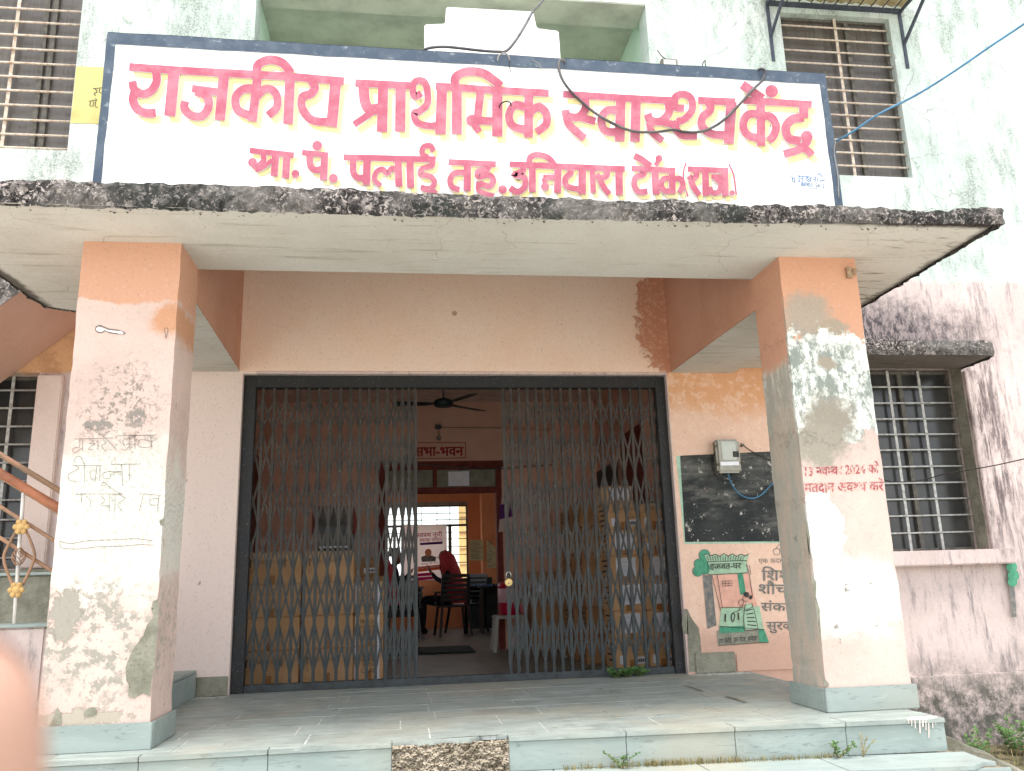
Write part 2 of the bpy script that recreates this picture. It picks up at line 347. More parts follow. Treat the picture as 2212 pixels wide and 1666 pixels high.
def stone(name, a, b, warm=0):
    g = M_(name, .5, 0, .35); r = g.nd('ShaderNodeObjectInfo').outputs['Random']
    n = g.noise(4.5, 6, .65, (.6, 2.6, 2.6), dist=1.2); c = g.mix(g.mr(n, .35, .68), a, b)
    c = g.mix(g.mr(g.noise(11, 6, .7, (.5, 4, 3), dist=2, seed=3), .58, .64, 0, .5), c, (88, 96, 94))
    c = g.mix(g.mr(g.noise(9, 6, .7, (.5, 4, 3), dist=2, seed=7), .62, .66, 0, .45), c, (200, 204, 196))
    c = g.mix(g.op('MULTIPLY', r, .32), c, (150, 157, 151)); c = g.mix(g.mr(g.noise(1.1, 3, seed=5), .45, .7, 0, .55), c, (170, 162, 142))
    g.col(c); g.l(g.mr(g.noise(6, 5, seed=6), .3, .7, .35, .7), g.b.inputs['Roughness']); g.bump(g.noise(30, 5, .6), .12, .004); return g.m
MAT['floor_stone'] = stone('grey green stone slab', (164, 171, 163), (134, 143, 138))
MAT['riser_stone'] = stone('pale blue grey marble', (154, 165, 160), (140, 152, 147))
MAT['joint'] = simple('dusty joint mortar', (216, 218, 208), .95, .2, 20)
MAT['soil'] = cement('crumbling sandy soil', (178, 166, 148), (136, 124, 106))
def ground_m():
    g = M_('dusty ground', .97, 0, .1); c = g.mix(g.mr(g.noise(2, 7, .7), .35, .65), (212, 208, 198), (186, 182, 170))
    c = g.mix(g.mr(g.noise(7, 6, .7, seed=2), .55, .65, 0, .6), c, (96, 100, 62)); c = g.mix(g.op('MULTIPLY', g.mr(g.x, 2.2, 2.5), g.mr(g.y, -.2, .8)), c, g.mix(g.mr(g.noise(9, 7, .7, seed=4), .4, .6), (70, 66, 52), (112, 104, 82))); g.col(c); g.bump(g.noise(30, 6, .7), .6, .02); return g.m
MAT['ground'] = ground_m()
def gate_m():
    g = M_('dusty grey gate enamel', .6, .1, .4); up = g.mr(g.z, 1.6, .3)
    c = g.mix(g.mr(g.noise(4, 6, .7), .4, .65), (50, 44, 39), (66, 58, 51)); c = g.mix(g.op('MULTIPLY', up, .75), c, (54, 62, 64))
    c = g.mix(g.mr(g.noise(60, 5, .7, seed=4), .64, .7, 0, .8), c, (176, 174, 164)); c = g.mix(g.mr(g.noise(16, 5, .7, seed=5), .6, .66, 0, .5), c, (62, 56, 50))
    g.col(c); g.bump(g.noise(80, 3), .2, .002); return g.m
MAT['gate'] = gate_m()
MAT['gate_dark'] = simple('dark grey gate channel', (66, 72, 74), .6, .2, 14, c2=(50, 48, 46))
def frame_m():
    g = M_('blue grey frame enamel', .6, .1, .4)
    c = g.mix(g.mr(g.noise(6, 6, .7), .4, .65), (40, 42, 44), (46, 44, 42)); c = g.mix(g.mr(g.noise(80, 4, .6, seed=4), .64, .7, 0, .7), c, (140, 146, 142)); g.col(c); return g.m
MAT['frame'] = frame_m()
def sign_white():
    g = M_('white sign limewash', .9, 0, .15); c = g.mix(g.mr(g.noise(9, 6, .7), .45, .7, 0, .35), (246, 244, 240), (232, 230, 226))
    g.col(g.mix(g.mr(g.noise(13, 6, .7, seed=3), .745, .755), c, (150, 146, 140))); g.bump(g.noise(40, 5), .12, .004); return g.m
MAT['sign'] = sign_white()
def sign_border():
    g = M_('navy sign border', .8, 0, .2); c = g.mix(g.mr(g.noise(8, 7, .7), .4, .7), (72, 84, 98), (92, 102, 114))
    g.col(g.mix(g.mr(g.noise(24, 7, .72, (.6, 1, 1), seed=3), .58, .66, 0, .6), c, (150, 158, 162))); g.bump(g.noise(40, 5), .15, .004); return g.m
MAT['border'] = sign_border()
def brush(name, a, b, worn=.66, worn_c=(236, 208, 206)):
    g = M_(name, .8, 0, .2); c = g.mix(g.mr(g.noise(10, 6, .7), .38, .66), a, b)
    c = g.mix(g.mr(g.noise(38, 5, .75, seed=3), .55, .75, 0, .4), c, worn_c); g.col(g.mix(g.mr(g.noise(24, 8, .78, seed=5), worn, worn+.015), c, worn_c)); return g.m
MAT['red'] = brush('rose red brushed paint', (170, 88, 106), (184, 118, 132), worn_c=(208, 164, 170))
MAT['yellow'] = brush('pale yellow brushed paint', (226, 206, 146), (224, 210, 162), .64, (228, 222, 200))
MAT['red_dark'] = brush('faded red lettering', (158, 66, 74), (186, 112, 108), .53, (226, 190, 176))
MAT['red_in'] = simple('dark red paint', (172, 34, 40), .7, .2, 14)
MAT['blue_ink'] = simple('blue signature paint', (56, 108, 160), .7, .15)
MAT['pencil'] = simple('pencil line', (120, 112, 108), .9, .2, 40)
MAT['black_paint'] = simple('black paint', (48, 48, 48), .8, .2, 30, c2=(88, 84, 78))
def wb():
    g = M_('scuffed blackboard paint', .75, 0, .25); c = g.mix(g.mr(g.noise(3, 6, .7), .4, .65), (42, 46, 46), (66, 68, 66))
    c = g.mix(g.mr(g.noise(15, 8, .78, (1, 1, .8), seed=3), .6, .62), c, (196, 190, 182)); c = g.mix(g.mr(g.noise(3, 8, .75, (.5, 1, 2), seed=8), .5, .66, 0, .6), c, (120, 118, 112)); c = g.mix(g.mr(g.noise(12, 6, .75, seed=6), .68, .69), c, (226, 160, 128)); g.col(c); return g.m
MAT['blackboard'] = wb()
MAT['green'] = simple('sea green mural paint', (86, 156, 124), .85, .1, 30, c2=(66, 132, 104)); MAT['green_pale'] = simple('pale green mural paint', (168, 198, 168), .85, .06, 20)
MAT['pinkwall'] = simple('mural pink', (228, 176, 156), .9, .05, 14)
MAT['charcoal'] = simple('faded charcoal mural paint', (104, 106, 104), .85, .1, 26, c2=(150, 142, 132))
MAT['mintline'] = simple('mint border line', (176, 208, 184), .85, .06, 20)
def glassm():
    g = M_('dusty dark window pane', .25, 0, .5); st = g.noise(16, 6, .7, (1, 1, .06), seed=2)
    c = g.mix(g.mr(st, .5, .75, 0, .35), (92, 86, 80), (150, 146, 136)); c = g.mix(g.mr(g.noise(2, 3), .45, .7, 0, .7), c, (74, 68, 64)); g.col(c); g.l(g.mr(st, .4, .7, .25, .75), g.b.inputs['Roughness']); return g.m
MAT['pane'] = glassm()
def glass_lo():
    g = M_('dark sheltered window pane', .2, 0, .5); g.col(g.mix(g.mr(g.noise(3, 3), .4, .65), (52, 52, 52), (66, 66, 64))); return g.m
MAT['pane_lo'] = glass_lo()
MAT['bar'] = simple('cream flaking bar paint', (206, 196, 180), .7, .2, 26, c2=(168, 140, 116)); MAT['bar_grey'] = simple('pale grey bar enamel', (196, 196, 192), .6, .15, 30, c2=(150, 146, 138))
MAT['bar_rust'] = simple('rusted bar', (150, 122, 96), .8, .2, 30, c2=(196, 176, 150))
MAT['casement'] = simple('grey casement', (104, 100, 92), .7, .15, 20)
MAT['cable'] = simple('black cable', (64, 62, 64), .6, .2, 8, c2=(110, 108, 106)); MAT['cable_pale'] = simple('sun bleached cable', (150, 146, 140), .7)
MAT['blue_cable'] = simple('blue cable', (72, 122, 154), .5, .1); MAT['wire'] = simple('thin dark wire', (60, 54, 50), .7)
MAT['gold'] = simple('gilt casting', (206, 170, 110), .6, .15, 40, c2=(176, 136, 84)); MAT['railbrown'] = simple('worn brown rail', (168, 128, 100), .6, .2, 10, c2=(126, 104, 84))
MAT['railcopper'] = simple('copper toned rail', (176, 112, 80), .5, .12, 8); MAT['white_metal'] = simple('white enamel', (226, 220, 212), .5, .1)
MAT['int_wall'] = simple('brown pink inner wall', (222, 180, 160), .9, .06, 3, c2=(214, 168, 148)); MAT['int_orange'] = simple('orange room wall', (214, 146, 104), .9, .1, 3, c2=(200, 132, 92))
MAT['int_ceiling'] = simple('dull ceiling limewash', (226, 210, 200), .9, .06); MAT['door_frame'] = simple('oxide red frame', (126, 54, 42), .7, .15, 10); MAT['transom'] = simple('grey transom panel', (150, 148, 132), .8, .1, 10)
MAT['int_floor'] = simple('worn stone floor', (128, 128, 118), .4, .15, 6, c2=(104, 106, 98)); MAT['mat'] = simple('dark green mat', (40, 54, 48), .95, .1)
def card(name, a, b):
    g = M_(name, .8, 0, .25); c = g.mix(g.mr(g.noise(3, 4), .4, .65), a, b); c = g.mix(g.mr(g.noise(120, 2, .5, (1, 1, .1)), .5, .7, 0, .12), c, (240, 210, 170)); g.col(c); g.bump(g.noise(9, 3), .2, .01); return g.m
MAT['card'] = card('corrugated cardboard', (212, 170, 126), (196, 154, 110)); MAT['card_dark'] = card('brown cardboard', (166, 124, 88), (148, 108, 74))
MAT['tape'] = simple('brown parcel tape', (176, 120, 70), .25, .1, 8); MAT['paper'] = simple('white paper', (240, 240, 246), .8, .03); MAT['print'] = simple('printed ink', (70, 60, 56), .8, .1)
MAT['black_plastic'] = simple('black plastic', (26, 28, 32), .35, .1, 6, spec=.5); MAT['navy_cloth'] = simple('near black cloth', (24, 22, 32), .9, .1, 20); MAT['maroon'] = simple('maroon printed veil', (150, 36, 46), .85, .2, 60, c2=(180, 80, 80))
MAT['skin'] = simple('skin', (128, 82, 62), .6, .05, 10); MAT['cabinet'] = simple('dark green steel cabinet', (36, 48, 48), .5, .1, 8); MAT['stool'] = simple('grey plastic stool', (178, 174, 164), .45, .06)
MAT['cooler_red'] = simple('crimson plastic', (186, 20, 58), .3, .06, 6, spec=.5); MAT['cooler_pink'] = simple('pale pink plastic', (210, 170, 176), .35, .05)
MAT['steel'] = simple('steel shackle', (190, 186, 176), .25, .05, 10, metal=.8); MAT['brass'] = simple('brass lock', (222, 190, 128), .4, .08, 14, metal=.3)
MAT['blue_cloth'] = simple('bright blue plastic sheet', (30, 110, 180), .4, .15, 12); MAT['banner'] = simple('banner cloth', (236, 214, 206), .8, .04); _b = MAT['banner'].node_tree; _t = _b.nodes.new('ShaderNodeBsdfTranslucent'); _t.inputs[0].default_value = (.8, .66, .62, 1); _x = _b.nodes.new('ShaderNodeMixShader'); _x.inputs[0].default_value = .35
_b.links.new(_b.nodes['Principled BSDF'].outputs[0], _x.inputs[1]); _b.links.new(_t.outputs[0], _x.inputs[2]); _b.links.new(_x.outputs[0], _b.nodes['Material Output'].inputs['Surface'])
MAT['magenta'] = simple('magenta print', (196, 30, 92), .8, .05); MAT['purple'] = simple('purple print', (96, 44, 110), .8, .05); MAT['orange_print'] = simple('orange print', (228, 100, 50), .8, .05)
MAT['poster'] = simple('khaki poster', (200, 190, 144), .85, .08, 14); MAT['green_leaf'] = simple('leaf', (64, 98, 48), .7, .2, 30, c2=(96, 122, 70)); MAT['dry_grass'] = simple('dry grass', (150, 134, 92), .9, .2, 30, c2=(104, 110, 66))
MAT['meter_body'] = simple('dusty meter case', (168, 164, 150), .35, .08, 20, spec=.5); MAT['meter_face'] = simple('meter face', (196, 200, 190), .3, .04); MAT['meter_dark'] = simple('meter base', (120, 116, 104), .5, .1)
MAT['balcony'] = simple('green limewash in recess', (216, 236, 222), .9, .06, 2.5, c2=(202, 226, 210)); MAT['balcony_soffit'] = simple('grey recess soffit', (196, 198, 182), .9, .08, 3)
MAT['crest'] = simple('bright white parapet paint', (244, 242, 240), .9, .02, 6); MAT['yellow_patch'] = simple('yellow wall patch', (200, 190, 124), .9, .08, 5)
MAT['sheet_metal'] = simple('cream corrugated sheet', (206, 192, 150), .6, .1, 12, c2=(176, 160, 120)); MAT['angle_iron'] = simple('blue grey angle iron', (74, 80, 92), .6, .12, 16)
MAT['waist'] = plaster('pink stair soffit', (214, 176, 158), chips=.78, mottle=(206, 166, 146), fine=.15)
def glass_clear():
    g = M_('clear window glass', .1); t = g.nd('ShaderNodeBsdfTransparent'); t.inputs[0].default_value = (.93, .95, .94, 1); gl = g.nd('ShaderNodeBsdfDiffuse'); gl.inputs[0].default_value = (.8, .82, .8, 1)
    mx = g.nd('ShaderNodeMixShader'); mx.inputs[0].default_value = .04; g.l(t.outputs[0], mx.inputs[1]); g.l(gl.outputs[0], mx.inputs[2]); g.l(mx.outputs[0], g.t.nodes['Material Output'].inputs['Surface']); return g.m
MAT['glass'] = glass_clear()

# ================================================================== LARGE STRUCTURE
YF = 2.081; H = 2.669; XBL, XBR = -1.733, 1.836; ZB = 2.455; G0, G1, ZG = -1.708, 1.797, 2.436; YG = YF+.10
def inst(name, me, parent, p, rot=None):
    """a piece sharing mesh me, placed at world point p under parent"""
    o = bpy.data.objects.new(name, me); COL.objects.link(o); o.parent = parent; off = Vector((0, 0, 0)); b = parent
    while b: off += b.location; b = b.parent
    o.location = Vector(p)-off
    if rot: o.rotation_euler = rot
    return o
def wall_holes(mb, x0, x1, z0, z1, y0, y1, holes):
    xs = sorted({x0, x1, *[h[0] for h in holes], *[h[1] for h in holes]}); zs = sorted({z0, z1, *[h[2] for h in holes], *[h[3] for h in holes]})
    xs = [x for x in xs if x0 <= x <= x1]; zs = [z for z in zs if z0 <= z <= z1]
    for i in range(len(xs)-1):
        for j in range(len(zs)-1):
            cx, cz = (xs[i]+xs[i+1])/2, (zs[j]+zs[j+1])/2
            if any(h[0] < cx < h[1] and h[2] < cz < h[3] for h in holes): continue
            a, b, c, d = xs[i], xs[i+1], zs[j], zs[j+1]
            mb.quad((a, y0, c), (b, y0, c), (b, y0, d), (a, y0, d)); mb.quad((b, y1, c), (a, y1, c), (a, y1, d), (b, y1, d))
    for a, b, c, d in holes:
        mb.quad((a, y0, c), (a, y1, c), (a, y1, d), (a, y0, d)); mb.quad((b, y1, c), (b, y0, c), (b, y0, d), (b, y1, d))
        mb.quad((a, y0, d), (a, y1, d), (b, y1, d), (b, y0, d)); mb.quad((a, y1, c), (a, y0, c), (b, y0, c), (b, y1, c))
    for a, b in (((x0, z0), (x1, z0)), ((x0, z1), (x1, z1)), ((x0, z0), (x0, z1)), ((x1, z0), (x1, z1))):
        mb.quad((a[0], y0, a[1]), (b[0], y0, b[1]), (b[0], y1, b[1]), (a[0], y1, a[1]))

# ground: one sheet, with a bank of earth at the foot of the right wall
gm = MB(); gx = [-300, -60, -20, -10, -6]+[i*.4 for i in range(-12, 22)]+[10, 20, 60, 300]; gy = [-300, -60, -20, -10, -7]+[i*.35 for i in range(-16, 10)]+[4, 8, 20, 60, 300]
def gz(x, y):
    z = -.80+.05*mnoise.noise(Vector((x*.7, y*.7, 0)))
    if x > 2: z += .16*max(0, min(1, (y-.4)/1.6))*max(0, min(1, (x-2.2)/.6))
    return z
gm.add([(x, y, gz(x, y)) for y in gy for x in gx], [(j*len(gx)+i, j*len(gx)+i+1, (j+1)*len(gx)+i+1, (j+1)*len(gx)+i) for j in range(len(gy)-1) for i in range(len(gx)-1)], True)
tag(gm.build('ground', MAT['ground']), kind='structure')

# ---- the building
bld = empty('clinic_building', (0, YF, -.8), 'two storey clinic building with peeling pink lower walls and mouldy pale green upper walls', 'building')
lw = (2.95, 4.551, .899, 2.530); ulw = (-4.30, -3.205, 4.345, 6.3); urw = (3.225, 4.372, 4.375, 6.11); llw = (-4.6, -3.235, .95, 2.440); bal = (-1.745, 1.868, 4.35, un(1402, 10, 'y', 2.081).z)
mb = MB(); wall_holes(mb, -8, 9, -1.2, 7.6, YF, YF+.23, [(G0, G1, -.05, ZG), lw, (ulw[0], ulw[1], ulw[2], ulw[3]), urw, llw, bal])
# the doorway runs to the floor; the step below it is closed by the threshold
mb.build('front_wall', MAT['facade'], bld)
MB().box(-8, 9, YF+.24, 5.2, 7.45, 7.6).build('roof_slab', MAT['facade'], bld)
for q in (-8, 8.9): MB().box(q, q+.1, YF+.24, 5.2, -1.2, 7.44).build('side_wall', MAT['facade'], bld)
for q in (-2.6, 2.4): MB().box(q, q+.1, YF+.24, 5.2, -1.2, 7.44).build('cross_wall', MAT['facade'], bld)
MB().box(-8, 9, 5.2, 5.29, 3.06, 7.44).build('rear_wall', MAT['facade'], bld)
for q in ((-8, -2.62), (2.52, 9)): MB().box(*q, 5.2, 5.29, -1.2, 3.05).build('rear_wall', MAT['facade'], bld)

def window(parent, x0, x1, z0, z1, yb, bars, ups, mat, r=.007, frame=None, pane='pane', cas=None, ax=.012):
    fr = MB(); t = .028
    fr.box(x0, x1, yb+.03, yb+.07, z0, z0+t).box(x0, x1, yb+.03, yb+.07, z1-t, z1).box(x0, x0+t, yb+.03, yb+.07, z0+t, z1-t).box(x1-t, x1, yb+.03, yb+.07, z0+t, z1-t)
    w_ = fr.build('window', frame or MAT['casement'], parent)
    MB().box(x0+t, x1-t, yb+.062, yb+.068, z0+t, z1-t).build('pane', MAT[pane], w_)
    me = MB(); me.tube([(-(x1-x0)/2, 0, 0), ((x1-x0)/2, 0, 0)], r, 6); bm_ = me.mesh('bar', mat)
    for z in bars: inst('bar', bm_, w_, ((x0+x1)/2, yb, z))
    me = MB().box(-ax, ax, -.004, .004, -(z1-z0)/2, (z1-z0)/2).mesh('flat_bar', mat)
    for x in ups: inst('flat_bar', me, w_, (x, yb+.012, (z0+z1)/2))
    if cas:
        me = MB().box(-.02, .02, -.014, .014, -(z1-z0)/2+t, (z1-z0)/2-t).mesh('casement_stile', MAT['casement'])
        for x in cas: inst('casement_stile', me, w_, (x, yb+.045, (z0+z1)/2))
    return w_
fz = lambda f, x, ys, Y: [un(*f(x, y), 'y', Y).z for y in ys]
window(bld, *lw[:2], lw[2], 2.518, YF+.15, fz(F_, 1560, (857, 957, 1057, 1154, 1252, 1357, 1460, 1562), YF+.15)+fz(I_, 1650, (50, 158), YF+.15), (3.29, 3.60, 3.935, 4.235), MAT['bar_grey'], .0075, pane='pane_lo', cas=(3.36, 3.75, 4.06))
window(bld, *urw, YF+.04, fz(C_, 1180, (188, 265, 340, 415, 497, 576, 652, 730, 808, 886, 965, 1047), YF+.04), (3.818,), MAT['bar'], .010, ax=.014, cas=(3.95,))
window(bld, *ulw, YF+.04, fz(A_, 250, (-25, 62, 145, 228, 315, 403, 490, 577, 668, 760, 852, 935), YF+.04), (-3.74,), MAT['bar'], .010, ax=.014, cas=(-3.45, -3.52))
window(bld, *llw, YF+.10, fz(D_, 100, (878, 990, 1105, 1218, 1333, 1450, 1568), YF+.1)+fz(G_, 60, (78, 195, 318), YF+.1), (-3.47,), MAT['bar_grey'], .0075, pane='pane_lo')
# raised plaster surround and sill of the lower right window
mb = MB(); mb.box(4.553, 4.672, YF-.045, YF+.02, .80, 2.47); mb.build('window_surround', MAT['facade'], bld, .006)
mb = MB(); mb.box(2.9, 4.70, YF-.10, YF+.02, .775, .90); mb.build('window_sill', MAT['facade'], bld, .01)
mb = MB(); mb.quad((4.549, YF+.002, .9), (4.549, YF+.15, .9), (4.549, YF+.15, 2.53), (4.549, YF+.002, 2.53)); mb.build('window_reveal', MAT['cement'], bld)
MB().box(2.4, 8.9, YF-.035, YF+.02, -1.1, -.10).build('wall_plinth', MAT['facade'], bld, .008)
# pilaster left of the porch
mb = MB(); mb.box(-3.232, -3.045, YF-.05, YF+.02, .95, 2.41); mb.build('window_surround', plaster('pale pink pilaster', (222, 202, 192), chips=.7), bld, .008)
MB().box(-8, -2.95, YF-.16, YF+.02, .86, .94).build('window_sill', MAT['cement'], bld, .006)

def rough_edge(path, z0, z1, name, parent, mat, out=.02, nz=9, seed=0, step=.025, lump=.03, top=.10, taper=0):
    """weathered slab rim: rows of vertices along path, displaced outwards and up; turns over the top"""
    P = []; 
    for a, b in zip(path[:-1], path[1:]):
        a, b = Vector((*a, 0)), Vector((*b, 0)); n = max(1, int((b-a).length/step)); P += [a.lerp(b, i/n) for i in range(n)]
    P.append(Vector((*path[-1], 0))); rows = 7; mb = MB(); vs = []
    for i, p in enumerate(P):
        t = (P[min(i+1, len(P)-1)]-P[max(i-1, 0)]).normalized(); o = Vector((t.y, -t.x, 0))
        lz = z1-taper*max(0, (p.x+.5)/3.4)+lump*(mnoise.noise(Vector((p.x*2.2, p.y*2.2, seed)))+.6*mnoise.noise(Vector((p.x*9, p.y*9, seed+5))))
        for r in range(rows):
            f = r/(rows-1); z = z0+(lz-z0)*f; q = Vector((p.x*nz, p.y*nz, z*nz+seed))
            d = out*(mnoise.noise(q)+.7*mnoise.noise(q*3)+.5*mnoise.noise(q*7))+.012*math.sin(f*math.pi)
            vs.append(p+o*d+Vector((0, 0, z+(.012*mnoise.noise(q*2.2) if r else -.012*abs(mnoise.noise(q*3))))))
        vs.append(p-o*(top*.5)+Vector((0, 0, lz+.015*mnoise.noise(Vector((p.x*12, 4, seed)))))); vs.append(p-o*top+Vector((0, 0, lz)))
    R = rows+2; mb.add(vs, [(i*R+r, (i+1)*R+r, (i+1)*R+r+1, i*R+r+1) for i in range(len(P)-1) for r in range(R-1)], False)
    return mb.build(name, mat, parent)

# hood over the lower right window
hd = MB(); hd.box(2.41, 4.52, 1.60, YF-.002, 2.497, 2.60); hood = hd.build('window_hood', MAT['soffit'], bld)
rough_edge([(2.41, 1.575), (4.44, 1.575), (4.53, 1.62), (4.55, 1.75), (4.55, YF)], 2.487, 2.612, 'hood_rim', hood, MAT['crust'], .012, 14, 3, .02, .012, .08)
# balcony recess behind the name board
bc = MB(); x0, x1, z0, z1 = bal; yb = YF+.23
bc.quad((x0-.1, yb+.9, z0-.4), (x1+.1, yb+.9, z0-.4), (x1+.1, yb+.9, z1+1), (x0-.1, yb+.9, z1+1)); bc.quad((x0-.05, yb, z0-.4), (x0-.05, yb+.9, z0-.4), (x0-.05, yb+.9, z1+1), (x0-.05, yb, z1+1))
bc.quad((x1+.05, yb, z0-.4), (x1+.05, yb+.9, z0-.4), (x1+.05, yb+.9, z1+1), (x1+.05, yb, z1+1)); bc.build('balcony_recess', MAT['balcony'], bld)
MB().box(x0-.1, x1+.1, yb+.002, yb+.9, z1+.16, z1+.2).build('balcony_ceiling', MAT['balcony_soffit'], bld); MB().box(x0-.1, x1+.1, yb, yb+.9, z0-.45, z0-.4).build('balcony_floor', MAT['balcony_soffit'], bld); MB().box(x0+.002, x1-.002, YF+.004, yb+.12, z1-.012, z1-.001).build('head_beam', MAT['balcony_soffit'], bld)
MB().box(x0, x1, YF+.02, YF+.16, z0-.2, z0+.32).build('balcony_parapet', MAT['crest'], bld)
Yc = 1.97; f = onY(V0, Yc); st = [f(a, b) for a, b in ((917, 150), (917, 52), (962, 50), (964, 14), (1152, 24), (1160, 60), (1207, 66), (1213, 150))]
mb = MB(); mb.prism(st+[f(1213, 320), f(917, 320)], (0, .11, 0)); mb.build('stepped_parapet', MAT['crest'], bld, .01)
MB().poly([un(a, b, 'y', YF-.004) for a, b in ((165, 143), (232, 146), (232, 268), (152, 266))]).build('yellow_paint_patch', MAT['yellow_patch'], bld)
yp = strokes('handwriting', [(4.5, ((585, 560), (625, 556), (650, 552)), 'l'), (4.5, ((600, 560), (612, 580), (592, 590), (604, 604))), (4.5, ((628, 560), (626, 580), (640, 590))), (4.5, ((560, 640), (590, 632), (612, 634)), 'l'), (4.5, ((572, 642), (566, 664), (578, 670))), (4.5, ((590, 640), (586, 674))), (4.5, ((602, 640), (600, 676))), (4.5, ((600, 620), (612, 634))), ('o', 612, 676, 4)], onY(A_, YF-.004), MAT['black_paint'], bld, .003)

# ---- porch: pillars, beams, canopy
porch = empty('entrance_porch', (0, 0, 0), 'entrance porch with two peeling square pillars carrying a flat concrete canopy', 'porch')
def pillar(x0, x1, y1, mat, chips):
    mb = MB(); nz = 60; ny = 3; rng = random.Random(int(x0*100))
    def jag(z, k): return .007*mnoise.noise(Vector((z*7, k, 0)))+.012*min(0, mnoise.noise(Vector((z*16, k+3, 0)))+.25)
    zs = [i*H/nz for i in range(nz+1)]; vs = []
    for z in zs:
        e = [jag(z, x0+q) for q in range(4)]
        vs += [(x0-e[0], -e[0]*.5, z), (x0+.03, 0, z), (x1-.03, 0, z), (x1+e[1], -e[1]*.5, z), (x1, .03, z), (x1, y1-.03, z), (x1+e[2], y1, z), (x0-e[3], y1, z), (x0, .03, z)]
    n = 9; mb.add(vs, [(i*n+k, i*n+(k+1) % n, (i+1)*n+(k+1) % n, (i+1)*n+k) for i in range(nz) for k in range(n)])
    p = mb.build('pillar', mat, porch)
    for q in chips: MB().poly([un(a, b, 'y', -.0035) for a, b in q]).build('broken_plaster', MAT['cement'], p)
    return p
chipL = [[G_(a, b) for a, b in ((1000, 575), (962, 590), (952, 640), (968, 690), (925, 740), (900, 810), (840, 890), (815, 940), (790, 1010), (795, 1090), (812, 1120), (806, 1190), (850, 1198), (900, 1170), (945, 1192), (955, 1080), (972, 1000), (985, 850), (996, 700))],
         [G_(a, b) for a, b in ((530, 1290), (560, 1262), (600, 1262), (612, 1300), (570, 1315), (540, 1318), (525, 1310))], [G_(a, b) for a, b in ((360, 1255), (385, 1310), (388, 1372), (310, 1376), (340, 1320))], [G_(a, b) for a, b in ((1003, 85), (1035, 66), (1034, 118), (1010, 112))]]
chipR = [[I_(a, b) for a, b in ((820, 20), (845, 100), (865, 190), (858, 300), (872, 330), (850, 240), (838, 120))], [I_(a, b) for a, b in ((870, 420), (905, 470), (902, 560), (925, 640), (935, 820), (940, 900), (925, 820), (900, 600), (880, 500))], [I_(a, b) for a, b in ((950, 1070), (985, 1110), (978, 1132), (955, 1126))]]
PL = pillar(-2.205, -1.681, .40, MAT['pillar_l'], chipL); PR = pillar(1.880, 2.384, .40, MAT['pillar_r'], chipR)
# pencilled graffiti and marks on the left pillar
fD = onY(D_, 0); fG = onY(G_, 0)
gD = [(470,1185,712,1178),(735,1165,985,1160),(460,1352,640,1352),(700,1345,885,1342),(475,1532,602,1530),(612,1530,775,1532),(890,1530,1015,1540)]
gr_ = [(2.8, ((a, b), (c, d)), 'l') for a, b, c, d in gD]
gr_ += [(2.8, q) for q in (((505,1185),(500,1235),(470,1240),(458,1255),(470,1270),(490,1262),(520,1240)), ((520,1185),(522,1262)), ((560,1190),(590,1195),(565,1215),(600,1215),(570,1235),(560,1250),(590,1252)), ((618,1190),(618,1255)), ((650,1190),(668,1210),(640,1225),(655,1250),(672,1268)), ((545,1128),(540,1118),(560,1108),(580,1122),(565,1135),(548,1130)), ((580,1120),(620,1150),(655,1172),(735,1250)),
    ((790,1175),(775,1200),(785,1230)), ((768,1250),(790,1255),(815,1230)), ((815,1165),(820,1258)), ((850,1165),(852,1250)), ((900,1185),(872,1200),(880,1235),(945,1235),(950,1200),(900,1190)), ((950,1165),(958,1250)),
    ((480,1355),(500,1370),(465,1390),(432,1410),(440,1445),(480,1452)), ((535,1352),(535,1460)), ((465,1340),(480,1300),(510,1298),(535,1350)), ((600,1385),(570,1390),(575,1435),(600,1440),(608,1380)), ((612,1352),(600,1455)), ((632,1352),(630,1450)), ((765,1390),(660,1395),(655,1430),(690,1432),(710,1400),(765,1392)), ((768,1345),(775,1480)), ((815,1345),(818,1450)),
    ((512,1532),(518,1590)), ((545,1545),(570,1570),(575,1620)), ((640,1475),(650,1460),(670,1462),(660,1480),(642,1478)), ((670,1468),(740,1520),(775,1532)), ((640,1545),(665,1575),(635,1600),(690,1605)), ((690,1535),(690,1640)), ((728,1535),(725,1645)), ((750,1535),(790,1560),(745,1595),(770,1640)), ((905,1535),(890,1600),(880,1640)), ((1000,1560),(950,1565),(948,1600),(995,1600)), ((1005,1545),(990,1640)))]
strokes('graffiti_writing', gr_, fD, MAT['pencil'], PL, .003)
strokes('pencil_outline', [(3, ((378,210),(380,240),(400,258),(500,262),(620,248),(760,245),(880,235),(970,238))), (3, ((378,212),(440,228),(560,210),(700,205),(850,198),(960,210)))], fG, MAT['pencil'], PL, .003)
MB().poly([fD(a, b)+Vector((0, -.0045, 0)) for a, b in ((620,478),(650,488),(680,500),(720,505),(765,508),(780,518),(770,526),(720,516),(690,512),(660,500),(640,512),(612,506),(606,490))]).build('bare_plaster_patch', MAT['sign'], PL)
strokes('scratch_mark', [(3, ((1035,495),(1045,486),(1058,492),(1056,515),(1046,552),(1042,520),(1034,500)))], fD, MAT['pencil'], PL, .004)
strokes('scratch_outline', [(5, ((640,470),(610,478),(605,500),(620,514),(645,514),(665,504),(700,518),(775,524),(784,516),(740,500),(690,494),(655,480),(625,472)))], fD, MAT['pencil'], PL, .004)
